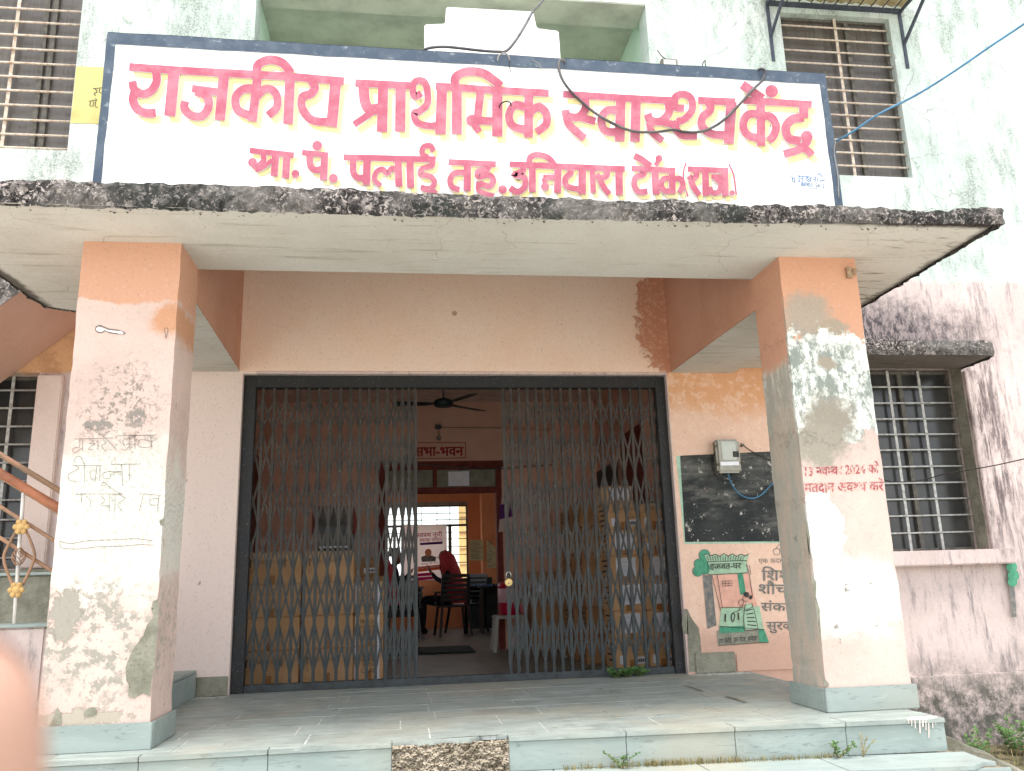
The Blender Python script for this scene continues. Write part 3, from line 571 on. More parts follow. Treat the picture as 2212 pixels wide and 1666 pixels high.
# red notice painted on the right pillar
fF = onY(F_, 0)
text_px('painted_notice', ['13 नव', ('म',), 'बर 2024 को'], F_(820, 1418), F_(1296, 1396), 52*.343, onY(V0, 0), MAT['red_dark'], PR, .003, bold=.5)
text_px('painted_notice', ['मतदान अव', ('श', .19), 'य करे'], F_(828, 1520), F_(1326, 1508), 56*.343, onY(V0, 0), MAT['red_dark'], PR, .003, bold=.5)
MB().box(2.31, 2.345, -.022, .0, 2.53, 2.60).box(2.345, 2.372, -.03, -.006, 2.555, 2.59).build('wall_bracket', MAT['bar_rust'], PR)
# marble skirting round the pillars
def slab(name, parent, mat, x0, x1, y0, y1, z0, z1, bev=.004): 
    return MB().box(x0, x1, y0, y1, z0, z1).build(name, mat, parent, bev)
for P_, x0, x1 in ((PL, -2.205, -1.681), (PR, 1.880, 2.384)):
    slab('skirting_slab', P_, MAT['riser_stone'], x0-.02, x1+.02, -.024, -.004, .001, .128); slab('skirting_slab', P_, MAT['riser_stone'], x0-.022, x0-.004, -.002, .42, .001, .122)
    slab('skirting_slab', P_, MAT['riser_stone'], x1+.004, x1+.022, -.002, .42, .001, .126)
# beams
mb = MB(); mb.prism([(-1.681, .402, ZB), (XBL, YF-.022, ZB), (-2.24, YF-.002, ZB), (-2.24, .402, ZB)], (0, 0, .995)); bl_ = mb.build('side_beam', MAT['beam'], porch)
mb = MB(); mb.prism([(1.880, .402, ZB), (XBR, YF-.022, ZB), (2.40, YF-.002, ZB), (2.40, .402, ZB)], (0, 0, .995)); br_ = mb.build('side_beam', MAT['beam'], porch)
MB().quad((-1.684, .404, ZB-.003), (XBL+.001, YF-.004, ZB-.003), (-2.238, YF-.004, ZB-.003), (-2.238, .404, ZB-.003)).build('beam_underside', MAT['soffit'], bl_)
MB().quad((1.884, .404, ZB-.003), (XBR-.001, YF-.004, ZB-.003), (2.398, YF-.004, ZB-.003), (2.398, .404, ZB-.003)).build('beam_underside', MAT['soffit'], br_)
MB().box(XBL, XBR, YF-.02, YF-.002, ZB, 3.45).build('lintel_fascia', MAT['peach'], porch)
# canopy slab
CX0, CX1, CY0, CY1 = -2.86, 2.955, -.485, 1.10
cb = MB()
front = [(-3.6, -.47), (-2.4, -.475), (0, -.465), (1.5, -.50), (2.86, -.55)]
cb.add([(x, y, H+.004*mnoise.noise(Vector((x*3, y*3, 0)))) for x, y in [(-2.90, -.47), (-1.4, -.468), (0, -.465), (1.5, -.50), (2.94, -.545), (2.955, .40), (2.955, CY1), (2.30, CY1), (2.30, .40), (-2.15, .40), (-2.15, 1.22), (-2.70, 1.23), (-2.85, 1.15), (-2.88, .80)]],
       [(0, 1, 9, 13), (1, 2, 3, 9), (3, 8, 9), (3, 4, 5, 8), (5, 6, 7, 8), (9, 10, 11, 12), (9, 12, 13)])
can = cb.build('canopy_slab', MAT['soffit'], porch)
tb = MB(); tb.box(-2.84, 2.90, -.40, .40, H+.02, 2.735).box(2.30, 2.93, .40, CY1-.01, H+.02, 2.735).box(-2.83, -2.15, .40, 1.15, H+.02, 2.79).box(-2.15, 2.30, .30, .398, H+.002, 3.45).box(-2.24, 2.40, .30, YF-.002, 3.451, 3.53)
tb.build('canopy_top', MAT['crust'], can)
rough_edge([(-2.15, 1.23), (-2.70, 1.235), (-2.86, 1.15), (-2.885, .6), (-2.895, -.46), (-1.4, -.468), (0, -.465), (1.5, -.50), (2.975, -.575), (2.965, 0), (2.96, CY1), (2.3, CY1)], H-.010, 2.80, 'weathered_rim', can, MAT['crust'], .017, 9, 1, .02, .022, .16, .055)
# rubble crumbs and hanging flakes under the rim
rc = MB(); rng = random.Random(3)
for i in range(190):
    x = rng.uniform(-2.85, 2.9); y = -.47-.028*max(0, x)/1.2+rng.uniform(.0, .07)**1; s_ = rng.uniform(.003, .010)*rng.random()+.002; z = H-.006+rng.uniform(-.006, .002)
    rc.add([(x-s_, y, z), (x+s_, y+s_*.4, z), (x, y+s_, z-s_*.5), (x+s_*.2, y, z-s_)], [(0, 1, 2), (0, 3, 1), (1, 3, 2), (0, 2, 3)])
tag(rc.build('hanging_flakes', MAT['crust'], can), kind='stuff')
# ---- platform, steps, tiles
pf = tag(MB().prism([(-3.2, -.175, -.006), (2.262, YF-.03, -.006)][:0]+[(-2.9, -.12, -.0022), (.1, -.13, -.0022), (2.30, -.26, -.0022), (2.255, YF-.001, -.0022), (-2.9, YF-.001, -.0022)], (0, 0, -.9)).build('porch_platform', MAT['joint']), kind='structure')
def tile(x0, x1, y0, y1, name='floor_tile', mat='floor_stone', dz=0, z=0):
    g = .0034; t = rngt.uniform(-.0012, .0012)
    MB().box(x0+g, x1-g, y0+g, y1-g, z-.02, z+t+dz).build(name, MAT[mat], pf, .0015)
rngt = random.Random(5)
ys = [-.13, .19, .50, .80, 1.10, 1.40, 1.68, 1.92, YF+.07]
for j in range(len(ys)-1):
    x = -2.7+rngt.uniform(0, .3); xe = 2.30-(ys[j]+.2)*.018
    a = -2.75
    while a < xe-.05:
        b = min(a+rngt.choice((.55, .62, .66, .60)), xe)
        if xe-b < .2: b = xe
        if not (j == 0 and False): tile(a, b, ys[j], min(ys[j+1], YF-.0), z=0) if j < 7 else (tile(a, b, ys[j], YF-.0) if (b < G0 or a > G1) else None)
        a = b
MB().box(G0, G1, 1.922, YF+.25, -.03, .0).build('threshold_slab', MAT['floor_stone'], pf, .002)
# front nosing strip and risers; one riser tile is missing and shows the rubble behind
def edgeY(x): return -.195-(.0 if x < 0 else .062*x)-.004
xs_ = [-2.75] + [un(*q, 'y', -.2).x for q in (G_(868, 1600), G_(1685, 1560))] + [un(*q, 'y', -.2).x for q in (H_(350, 1500), H_(1085, 1470), H_(1812, 1420))] + [un(*q, 'y', -.28).x for q in (I_(395, 1400), I_(1070, 1350))] + [2.333]
xs_[2] = min(xs_[2], xs_[3]-.02)
for i in range(len(xs_)-1):
    a, b = xs_[i], xs_[i+1]
    if b-a < .05: continue
    broken = (i == 3)
    y0, y1 = edgeY(a), edgeY(b)
    top = [(a+.002, y0-(0 if not broken else -.018), -.022), (b-.002, y1-(0 if not broken else -.022), -.022), (b-.002, -.128, -.022), (a+.002, -.128, -.022)]
    if broken: n_ = 9; top = [(a+.002+(b-a-.004)*k/n_, y0+(y1-y0)*k/n_+.02+.014*math.sin(k*1.9)+(.05 if k > 6 else 0), -.022) for k in range(n_+1)]+[(b-.002, -.128, -.022), (a+.002, -.128, -.022)]
    MB().prism(top, (0, 0, .0225)).build('nosing_slab', MAT['floor_stone'], pf, .002)
    if not broken: MB().prism([(a+.0015, y0+.010, -.161), (b-.0015, y1+.010, -.161), (b-.0015, y1+.028, -.161), (a+.0015, y0+.028, -.161)], (0, 0, .137)).build('riser_tile', MAT['riser_stone'], pf, .002)
MB().box(xs_[-1]-.02, xs_[-1]-.004, -.30, 2.0, -.16, -.023).build('riser_tile', MAT['riser_stone'], pf, .002)
MB().prism([(2.29, -.33, -.022), (2.333, -.343, -.022), (2.29, YF-.01, -.022), (2.25, YF-.01, -.022)], (0, 0, .021)).build('nosing_slab', MAT['floor_stone'], pf, .002)
# exposed rubble core
rb = MB(); n1, n2 = 120, 44; a, b = xs_[3], xs_[4]
rb.add([(a+(b-a)*i/n1, -.185+.022*mnoise.noise(Vector((i*.16, j*.16, 0)))+.022*mnoise.noise(Vector((i*.5, j*.5, 4)))+.010*mnoise.noise(Vector((i*1.7, j*1.7, 9)))-.02*(1-j/n2), -.165+.15*j/n2) for j in range(n2+1) for i in range(n1+1)], [(j*(n1+1)+i, j*(n1+1)+i+1, (j+1)*(n1+1)+i+1, (j+1)*(n1+1)+i) for j in range(n2) for i in range(n1)])
rb.build('rubble_core', MAT['soil'], pf)
# lower steps
for k in (1, 2, 3):
    z = -.16*k; y1 = -.21-.30*(k-1); y0 = y1-.30; xr = 2.40+.04*k
    if k < 4:
        a = -3.0; kk = 0
        while a < xr-.01:
            bb = min(xr, a+.62+.05*((kk*7) % 3)); kk += 1
            if xr-bb < .2: bb = xr
            e0, e1 = -.062*max(0, a), -.062*max(0, bb)
            pts = [(a+.002, y0+e0, z-.022), (bb-.002, y0+e1, z-.022), (bb-.002, y1+e1+.02, z-.022), (a+.002, y1+e0+.02, z-.022)]
            if bb == xr and k == 1: pts = [(a+.002, y0+e0, z-.022), (bb-.20, y0+e1, z-.022), (bb-.10, y0+e1+.06, z-.022), (bb-.05, y0+e1+.05, z-.022), (bb-.06, y0+e1+.14, z-.022), (bb-.04, y1+e1, z-.022), (a+.002, y1+e0+.02, z-.022)]
            MB().prism(pts, (0, 0, .021)).build('tread_slab', MAT['floor_stone' if k > 1 else 'riser_stone'], pf, .002)
            MB().prism([(a+.002, y0+e0+.012, z-.16), (bb-.002, y0+e1+.012, z-.16), (bb-.002, y0+e1+.03, z-.16), (a+.002, y0+e0+.03, z-.16)], (0, 0, .137)).build('riser_tile', MAT['riser_stone'], pf, .002)
            a = bb
    MB().prism([(-3.0, y0+.032, z-.165), (0, y0+.032, z-.165), (xr-.03, y0+.032-.062*xr, z-.165), (xr-.03, y1+.05, z-.165), (-3, y1+.05, z-.165)], (0, 0, .142)).build('step_core', MAT['soil'], pf)
# whitewash drips over the riser at the right end
strokes('paint_drips', [(w_, ((x, 1330), (x+3, 1330+l_)), 'l') for x, l_, w_ in ((1480, 30, 6), (1500, 45, 5), (1522, 60, 6), (1552, 90, 8), (1570, 50, 10), (1590, 70, 6), (1608, 120, 7), (1632, 60, 6), (1650, 35, 5))]+[(22, ((1470, 1330), (1660, 1322)), 'l')], onY(I_, -.333), MAT['int_ceiling'], pf, .004)
# low kerb block against the left wall, cement skirtings
kb = MB().box(-2.9, -1.955, .46, YF-.002, 0, .165).build('kerb_block', MAT['cement'], pf, .006)
MB().box(-2.9, -1.94, .44, YF-.003, .166, .185).build('kerb_coping', MAT['riser_stone'], pf, .003); MB().box(-1.953, -1.937, .46, YF-.003, 0.001, .163).build('riser_tile', MAT['riser_stone'], pf, .002)
MB().box(-1.935, G0-.005, YF-.018, YF-.001, 0, .135).build('cement_skirting', MAT['cement'], bld, .004)
MB().box(G1+.06, 2.19, YF-.016, YF-.001, 0, .155).build('cement_skirting', MAT['cement'], bld, .006); MB().box(2.2, 2.9, YF-.010, YF-.001, 0, .13).build('cement_skirting', MAT['facade'], bld, .004)
# broken plaster corner right of the gate
fI = onY(I_, YF-.004)
MB().poly([fI(a, b) for a, b in ((92, 640), (120, 700), (165, 760), (175, 830), (182, 920), (188, 1035), (105, 1035), (100, 900), (92, 780))]).build('broken_plaster', MAT['cement'], bld)
MB().poly([fI(a, b) for a, b in ((92, 640), (72, 640), (58, 740), (70, 790), (100, 800))]).build('broken_plaster', MAT['cement'], bld)

# ================================================================== NAME BOARD
SY = -.36; fs = onY(V0, SY)
sb = empty('name_board', (0, SY, 2.79), 'white name board with navy border and red Hindi lettering standing on the porch canopy', 'sign')
o_ = [(233, 70), (1782, 160), (1826, 480), (196, 440)]; i_ = [(250, 96.5), (1770, 182.5), (1809, 480), (214, 440)]
def wob(a, b, n, amp, sd):
    out = []
    for k in range(n):
        t = k/n; x, y = a[0]+(b[0]-a[0])*t, a[1]+(b[1]-a[1])*t; dx, dy = b[0]-a[0], b[1]-a[1]; L = math.hypot(dx, dy)
        q = amp*(mnoise.noise(Vector((t*L*.012, sd, 0)))+.5*mnoise.noise(Vector((t*L*.05, sd, 2)))); out.append((x-dy/L*q, y+dx/L*q))
    return out
outl = []; 
for k in range(4): outl += wob(o_[k], o_[(k+1) % 4], 40, 1.6 if k != 2 else 0, k*3.1)
mb = MB(); mb.prism([fs(*q) for q in outl], (0, .14, 0)); mb.build('board_wall', MAT['sign'], sb)
inl = []
for k in range(4): inl += wob(i_[k], i_[(k+1) % 4], 40, 1.8 if k != 2 else 0, k*5.3+9)
mb = MB(); n = len(outl); vs_ = [fs(*q)+Vector((0, -.003, 0)) for q in outl]+[fs(*q)+Vector((0, -.003, 0)) for q in inl]
mb.add(vs_, [(i, (i+1) % n, n+(i+1) % n, n+i) for i in range(n)]); mb.build('painted_border', MAT['border'], sb)
mb = MB(); mb.add([fs(*q)+Vector((0, -.003, .002)) for q in outl[:41]]+[fs(*q)+Vector((0, .141, .002)) for q in outl[:41]], [(i, i+1, 41+i+1, 41+i) for i in range(40)]); mb.build('painted_border', MAT['border'], sb)
W1, W2 = 52, 38
LA = [(46, ((818, 430), (1130, 452), (1500, 472)), 'l'), (46, ((1500, 472), (1850, 492), (2166, 520)), 'l'),
 (48, ((985, 450), (990, 520), (955, 580), (900, 600), (850, 570), (838, 520))), (50, ((850, 590), (842, 640), (870, 695), (925, 720), (985, 718))),
 (66, ((1100, 455), (1072, 738)), 'l'), (42, ((1212, 565), (1390, 590)), 'l'), (48, ((1235, 585), (1300, 610), (1318, 670), (1280, 735), (1210, 735), (1165, 690), (1168, 645))), (60, ((1412, 490), (1386, 765)), 'l'),
 (52, ((1625, 480), (1590, 772)), 'l'), (50, ((1618, 470), (1628, 415), (1700, 385), (1780, 405), (1835, 470))), (48, ((1595, 568), (1530, 572), (1485, 625), (1500, 700), (1570, 735))), (46, ((1612, 620), (1680, 565), (1740, 600), (1745, 680), (1690, 735))),
 (58, ((1828, 490), (1815, 788)), 'l'), (48, ((1960, 520), (1985, 560), (1955, 600), (1905, 620), (1905, 690), (1960, 760), (2050, 775), (2090, 765))), (62, ((2115, 520), (2088, 806)), 'l')]
LB = [(42, ((120, 530), (470, 548)), 'l'), (60, ((172, 540), (180, 640), (210, 695), (280, 690))), (60, ((295, 548), (288, 838)), 'l'), (38, ((262, 690), (112, 792)), 'l'), (60, ((405, 548), (402, 836)), 'l'),
 (40, ((535, 595), (495, 615), (480, 560), (500, 520), (550, 522), (572, 575), (572, 660), (520, 710), (490, 720), (510, 780), (580, 800), (650, 795))), (60, ((665, 550), (655, 852)), 'l'), (42, ((625, 550), (980, 575), (1335, 595)), 'l'),
 (50, ((750, 555), (750, 495), (820, 460), (920, 468), (1000, 520), (1035, 550))), (58, ((758, 560), (758, 852)), 'l'), (46, ((908, 575), (885, 770)), 'l'), (46, ((870, 765), (1010, 772)), 'l'), ('o', 852, 765, 36), (40, ((860, 780), (900, 838)), 'l'), (60, ((1012, 580), (1012, 866)), 'l'),
 (52, ((1210, 590), (1208, 872)), 'l'), (46, ((1185, 680), (1120, 672), (1085, 735), (1110, 800), (1190, 825))), (46, ((1215, 720), (1270, 680), (1318, 720), (1318, 790), (1258, 840))),
 (40, ((1425, 600), (1800, 625), (2120, 642)), 'l'), (46, ((1560, 615), (1565, 690), (1520, 745), (1450, 735), (1440, 700))), (46, ((1445, 740), (1470, 800), (1560, 880))), (44, ((1530, 745), (1628, 772)), 'l'),
 (46, ((1770, 700), (1700, 705), (1665, 760), (1690, 830), (1780, 840))), (56, ((1788, 620), (1780, 896)), 'l'), (56, ((1884, 625), (1876, 900)), 'l'),
 (46, ((2085, 640), (2090, 715), (2040, 770), (1975, 765), (1955, 725))), (40, ((1965, 780), (1985, 840), (2050, 895))), (40, ((2040, 775), (2135, 795)), 'l'),
 (42, ((2185, 690), (2130, 680), (2130, 620), (2180, 600), (2230, 630), (2235, 700), (2190, 755), (2140, 775)))]
LC = [(44, ((25, 770), (15, 815), (60, 860), (150, 862))), (42, ((155, 640), (388, 650)), 'l'), (46, ((225, 645), (232, 700), (185, 745), (180, 800), (240, 850), (345, 858))), (60, ((365, 650), (348, 912)), 'l'),
 (40, ((440, 640), (870, 665)), 'l'), (52, ((432, 540), (560, 630)), 'l'), ('o', 618, 582, 40), (50, ((548, 650), (552, 926)), 'l'), (46, ((535, 725), (470, 730), (438, 790), (465, 855), (540, 880))), (46, ((560, 735), (615, 745), (645, 800), (630, 860), (598, 895))),
 (54, ((818, 660), (820, 750)), 'l'), (50, ((820, 748), (745, 760), (705, 815), (730, 880), (800, 895))), ('o', 838, 868, 38), (46, ((850, 890), (795, 945), (695, 978))), (42, ((800, 930), (850, 960), (872, 985)))]
L2A = [(32, ((1575, 955), (1852, 985)), 'l'), (32, ((1655, 960), (1662, 1020), (1620, 1055), (1595, 1050))), ('o', 1592, 1030, 28), (24, ((1610, 1080), (1655, 1065), (1715, 1015))), (42, ((1738, 975), (1728, 1116)), 'l'), (42, ((1808, 980), (1800, 1130)), 'l'), ('o', 1862, 1102, 25),
 (32, ((1903, 968), (2068, 985)), 'l'), (38, ((1952, 980), (1955, 1045), (1985, 1078), (2035, 1070))), (42, ((2045, 985), (2038, 1142)), 'l'), ('o', 1998, 925, 31), ('o', 2100, 1130, 28)]
L2B = [(34, ((48, 998), (625, 1012)), 'l'), (38, ((108, 1000), (108, 1090), (140, 1128), (190, 1122))), (44, ((195, 1005), (190, 1172)), 'l'), (42, ((388, 1005), (395, 1182)), 'l'), (30, ((385, 1085), (350, 1068), (320, 1100), (290, 1072), (250, 1095), (242, 1140), (280, 1178))), (42, ((463, 1008), (468, 1190)), 'l'),
 (32, ((600, 1012), (602, 1050), (545, 1068), (530, 1105), (590, 1118), (618, 1155), (590, 1195), (530, 1188))), (30, ((540, 1195), (600, 1210), (632, 1225))), (32, ((575, 1000), (540, 975), (548, 935), (590, 925), (612, 960))),
 (34, ((705, 1028), (1003, 1042)), 'l'), (42, ((825, 1035), (822, 1210)), 'l'), (34, ((815, 1095), (745, 1098), (715, 1140), (730, 1185), (775, 1202))), (34, ((955, 1042), (950, 1072), (895, 1085), (895, 1120), (960, 1110), (988, 1145), (960, 1180), (900, 1160))), (30, ((895, 1150), (900, 1210), (990, 1242))), ('o', 1045, 1200, 27),
 (34, ((1088, 1042), (1813, 1072)), 'l'), (36, ((1170, 1045), (1172, 1085), (1115, 1108), (1178, 1122), (1185, 1180), (1140, 1215), (1090, 1190))), (34, ((1212, 1045), (1218, 1000), (1265, 982), (1330, 1000), (1370, 1045))), (40, ((1232, 1050), (1232, 1216)), 'l'),
 (42, ((1392, 1055), (1390, 1222)), 'l'), (32, ((1300, 1125), (1385, 1125)), 'l'), ('o', 1312, 1182, 26), (28, ((1305, 1128), (1318, 1190)), 'l'), (34, ((1455, 1060), (1475, 1095), (1440, 1130), (1450, 1180), (1530, 1200))), (44, ((1545, 1062), (1545, 1230)), 'l'), (32, ((1608, 1068), (1615, 1222)), 'l'),
 (34, ((1692, 1068), (1700, 1110), (1660, 1130), (1635, 1105))), (34, ((1655, 1140), (1680, 1185), (1715, 1230))), (42, ((1775, 1070), (1778, 1236)), 'l'),
 (32, ((1855, 1068), (2130, 1082)), 'l'), (34, ((1925, 1072), (1930, 1105), (1880, 1125), (1872, 1175), (1900, 1215), (1955, 1212))), (42, ((2000, 1072), (2010, 1232)), 'l'), (38, ((1870, 990), (1905, 1005), (1975, 1055))), ('o', 2027, 1006, 22), (24, ((2005, 1050), (2025, 1015)), 'l'),
 (38, ((2108, 1082), (2112, 1228)), 'l'), (32, ((2100, 1130), (2055, 1135), (2040, 1175), (2065, 1210), (2105, 1208))), (32, ((2118, 1140), (2155, 1130), (2178, 1170), (2155, 1222)))]
L2C = [(9, ((80, 1030), (62, 1100), (72, 1180), (92, 1245))), (32, ((90, 1072), (345, 1082)), 'l'), (34, ((138, 1080), (145, 1115), (115, 1135), (98, 1115))), (34, ((108, 1145), (130, 1190), (162, 1236))), (40, ((200, 1080), (205, 1240)), 'l'), (40, ((322, 1085), (326, 1242)), 'l'), (28, ((238, 1118), (318, 1125)), 'l'), (32, ((265, 1130), (298, 1160), (285, 1215), (240, 1218), (228, 1185))), ('o', 368, 1222, 17), (9, ((348, 1040), (378, 1110), (395, 1235)))]
sgn = []
for f_, L in ((A_, LA), (B_, LB), (C_, LC), (A_, L2A), (B_, L2B), (C_, L2C)):
    big = L in (LA, LB, LC); k = 1400/2212/1.8445
    for s_ in L:
        if s_[0] == 'o': x, y = f_(s_[1], s_[2]); sgn.append(('o', x, y, s_[3]*k, big))
        else: sgn.append((s_[0]*k*1.08, [f_(*q) for q in s_[1]], len(s_) > 2, big))
def paint(name, mat, dx, dy, lift, grow, skip_thin=False):
    mb = MB()
    for i, s_ in enumerate(sgn):
        off = Vector((0, -1, 0))*(lift+.00002*i); sc = 1 if s_[-1] else .72
        if s_[0] == 'o': dot(mb, s_[1]+dx*sc, s_[2]+dy*sc, s_[3]+grow/2, fs, off)
        else: ribbon(mb, [(x+dx*sc, y+dy*sc) for x, y in s_[1]], s_[0]+grow, fs, off, curve=not s_[2])
    return mb.build(name, mat, sb)
paint('lettering_shadow', MAT['yellow'], 10.5, 12.0, .004, -2.0); paint('lettering_shadow', MAT['sign'], 0, 0, .0085, 1.8); paint('painted_lettering', MAT['red'], 0, 0, .0125, 0)
# signwriter's mark
fC = onY(C_, SY)
strokes('signwriter_mark', [(4.5, q) for q in (((745, 1125), (770, 1128)), ((752, 1128), (752, 1145), (764, 1142)), ((764, 1128), (765, 1158)), ((742, 1112), (756, 1122)), ((783, 1112), (800, 1112), (790, 1128), (800, 1146), (785, 1148)), ((800, 1130), (815, 1126)), ((818, 1110), (815, 1148)), ((780, 1112), (905, 1120)), ((835, 1118), (850, 1122), (838, 1134), (856, 1150)), ((868, 1118), (866, 1150)), ((866, 1128), (852, 1134), (862, 1144)), ((880, 1134), (898, 1134)), ((896, 1120), (893, 1152)), ((905, 1105), (925, 1100), (932, 1118)), ((910, 1120), (906, 1152)), ((925, 1136), (926, 1146), (934, 1144), (936, 1136)), ((940, 1146), (942, 1136), (950, 1146), (952, 1136)))]
    +[('o', 934, 1112, 4), ('o', 766, 1152, 3)]+[(3, ((785, 1108), (810, 1098), (850, 1100), (900, 1095), (945, 1103), (965, 1118), (962, 1150), (968, 1180), (950, 1198), (900, 1192), (850, 1190), (800, 1186)))], fC, MAT['blue_ink'], sb, .006)
text_px('signwriter_mark', '8890315412', C_(805, 1174), C_(952, 1188), 24*.343, fs, MAT['blue_ink'], sb, .006, bold=.25)

# ---- cables and wires on and above the board
def cable(name, px, Y, r, mat, label, cat='cable', smoothk=6):
    Ys = Y if isinstance(Y, (list, tuple)) else [Y]*len(px)
    P = smooth([un(*q, 'y', y) for q, y in zip(px, Ys)], smoothk)
    return tag(MB().tube(P, r, 8).build(name, mat), label, cat)
cable('cable', [B_(*q) for q in ((530, 325), (590, 302), (700, 296), (900, 318), (1020, 326), (1075, 318), (1140, 240), (1200, 140), (1240, 70), (1300, 5), (1350, -60))], [-.30]*6+[-.2, 0, .3, .8, 1.6], .0085, MAT['cable'], 'black cable lying along the top of the name board and rising past the stepped parapet')
cable('cable', [B_(*q) for q in ((1440, 395), (1428, 378), (1405, 385), (1402, 440), (1440, 530), (1540, 640), (1680, 745), (1850, 822), (2000, 832), (2120, 818))]+[C_(*q) for q in ((80, 832), (180, 828), (290, 780), (400, 680), (500, 570), (570, 500), (580, 450), (560, 435), (540, 440))], [-.37]+[-.385]*17+[-.37], .0080, MAT['cable'], 'grey cable hanging in a long loop across the red lettering of the name board')
cable('wire_loop', [B_(*q) for q in ((1015, 385), (1022, 355), (1050, 335), (1078, 345), (1092, 380))], -.38, .0045, MAT['cable_pale'], 'small bent wire hook standing on the middle of the board top', 'wire')
cable('hook', [B_(*q) for q in ((1020, 690), (1035, 655), (1065, 640), (1095, 648), (1100, 675))], [-.36, -.39, -.40, -.39, -.36], .004, MAT['wire'], 'small bent iron hook sticking out between the red letters of the board', 'hook')
cable('wire', [B_(*q) for q in ((1092, 380), (1090, 420), (1102, 462))], -.375, .0022, MAT['wire'], 'short loose wire end dangling from the middle of the board top', 'wire')
cable('wire', [B_(*q) for q in ((1235, 378), (1270, 400), (1300, 445), (1350, 470), (1390, 455), (1405, 440))], -.375, .0022, MAT['cable_pale'], 'thin pale wire curling over the border left of the hanging cable', 'wire')
cable('wire', [B_(*q) for q in ((2020, 315), (2050, 355), (2095, 385), (2140, 425))], .0, .003, MAT['wire'], 'thin dark wire above the board beside the wall lamp', 'wire')
cable('wire', [C_(*q) for q in ((190, 432), (190, 400), (205, 382), (205, 405), (215, 432))], -.25, .003, MAT['wire'], 'twisted wire stub on the board top right of the wall lamp', 'wire')
cable('blue_cable', [(1806, 305), (1840, 286), (1900, 246), (1980, 205), (2060, 155), (2140, 100), (2212, 52), (2300, -10)], [-.36, -.45, -.55, -.62, -.70, -.8, -.9, -1.0], .0065, MAT['blue_cable'], 'blue cable stretched from the right edge of the name board up out to the right')
cable('wire', [(1805, 306), (1802, 330), (1810, 380), (1812, 428)], -.37, .003, MAT['cable_pale'], 'pale wire running down the right edge of the name board', 'wire')
cable('overhead_wire', [F_(*q) for q in ((1320, 1440), (1400, 1455), (1560, 1445), (1700, 1408), (1850, 1382), (2030, 1350), (2212, 1310), (2300, 1290))], [2.0, 1.9, 1.8, 1.6, 1.4, 1.2, 1.0, .9], .0042, MAT['wire'], 'thin dark wire crossing the lower right window towards the right', 'wire')
# small wall lamp behind the board
lp = empty('wall_lamp', un(*B_(2095, 400), 'y', .0), 'small grey floodlight standing behind the top edge of the name board', 'lamp')
a = un(*B_(2095, 400), 'y', .0); MB().box(a.x-.055, a.x+.055, -.015, .03, a.z-.045, a.z+.028).build('lamp_housing', MAT['meter_dark'], lp, .006); MB().box(a.x-.042, a.x+.042, -.018, -.0151, a.z-.03, a.z+.016).build('lamp_glass', MAT['meter_face'], lp)
MB().tube([a+Vector((0, .0, -.04)), a+Vector((0, .0, -.3)), a+Vector((0, -.3, -.34))], .006, 6).build('lamp_bracket', MAT['wire'], lp)

# ---- sheet metal hood on brackets over the upper right window
hk = empty('window_awning', (3.8, YF, 6.2), 'cream corrugated sheet awning on dark angle iron brackets over the upper right window', 'awning')
def yw(q, Y=YF-.01): return un(*C_(*q), 'y', Y)
p0, p1 = yw((600, 35)), yw((1425, 82)); zt = (p0.z+p1.z)/2
Lx, Rx = p0.x-.02, p1.x+.02; out = .55; rise = .0
mb = MB(); nn = 56
for s_ in (0, .006):
    vs_ = []; 
    for i in range(nn+1):
        x = Lx-.05+(Rx-Lx+.1)*i/nn; dz = .010*math.sin(i*math.pi*2/4)
        vs_ += [(x, YF-.005, zt+.08+dz+s_), (x, YF-.62, zt+.03+dz+s_)]
    mb.add(vs_, [(2*i, 2*i+1, 2*i+3, 2*i+2) for i in range(nn)])
mb.build('corrugated_sheet', MAT['sheet_metal'], hk)
MB().box(Lx, Rx, YF-.04, YF-.004, zt-.005, zt+.03).build('angle_bar', MAT['angle_iron'], hk); MB().box(Lx, Rx, YF-.60, YF-.56, zt-.0, zt+.022).build('angle_bar', MAT['angle_iron'], hk)
for i in range(11):
    x = Lx+.08+(Rx-Lx-.16)*i/10; MB().tube([(x, YF-.02, zt+.036), (x, YF-.59, zt+.024)], .006, 6).build('rod', MAT['angle_iron'], hk)
for x in (Lx+.015, Rx-.015):
    b_ = MB().box(x-.016, x+.016, YF-.012, YF-.001, zt-.62, zt).build('bracket', MAT['angle_iron'], hk)
    MB().bar((x, YF-.58, zt), (x, YF-.01, zt-.35), (.012, 0, 0), (0, .006, .010)).build('brace', MAT['angle_iron'], b_); MB().bar((x, YF-.60, zt+.008), (x, YF-.005, zt+.008), (.012, 0, 0), (0, 0, .012)).build('arm', MAT['angle_iron'], b_)

# ================================================================== STAIRCASE AT THE LEFT
sc_ = empty('outdoor_staircase', (-3.2, 1.6, -.8), 'outdoor concrete staircase rising behind the left pillar with a pink sloping underside', 'staircase')
def zs_(x): return 2.348+.888*(x+3.516)
mb = MB(); xa, xb = -4.6, -2.45; th = .20
mb.prism([(xa, 1.17, zs_(xa)), (xb, 1.17, zs_(xb)), (xb, 1.17, zs_(xb)+th*1.33), (xa, 1.17, zs_(xa)+th*1.33)], (0, .90, 0)); mb.build('waist_slab', MAT['waist'], sc_)
mb = MB(); vs_ = []; N = 90
for i in range(N+1):
    x = xa+(xb-xa)*i/N
    for r in range(7): q = Vector((x*11, 3, r*.9)); vs_.append((x, 1.165-.012-.02*abs(mnoise.noise(q))-.012*mnoise.noise(q*2.7), zs_(x)-.012+(th*1.33+.03)*r/6+.01*mnoise.noise(q*1.7)))
mb.add(vs_, [(i*7+r, (i+1)*7+r, (i+1)*7+r+1, i*7+r+1) for i in range(N) for r in range(6)]); mb.build('weathered_edge', MAT['crust'], sc_)
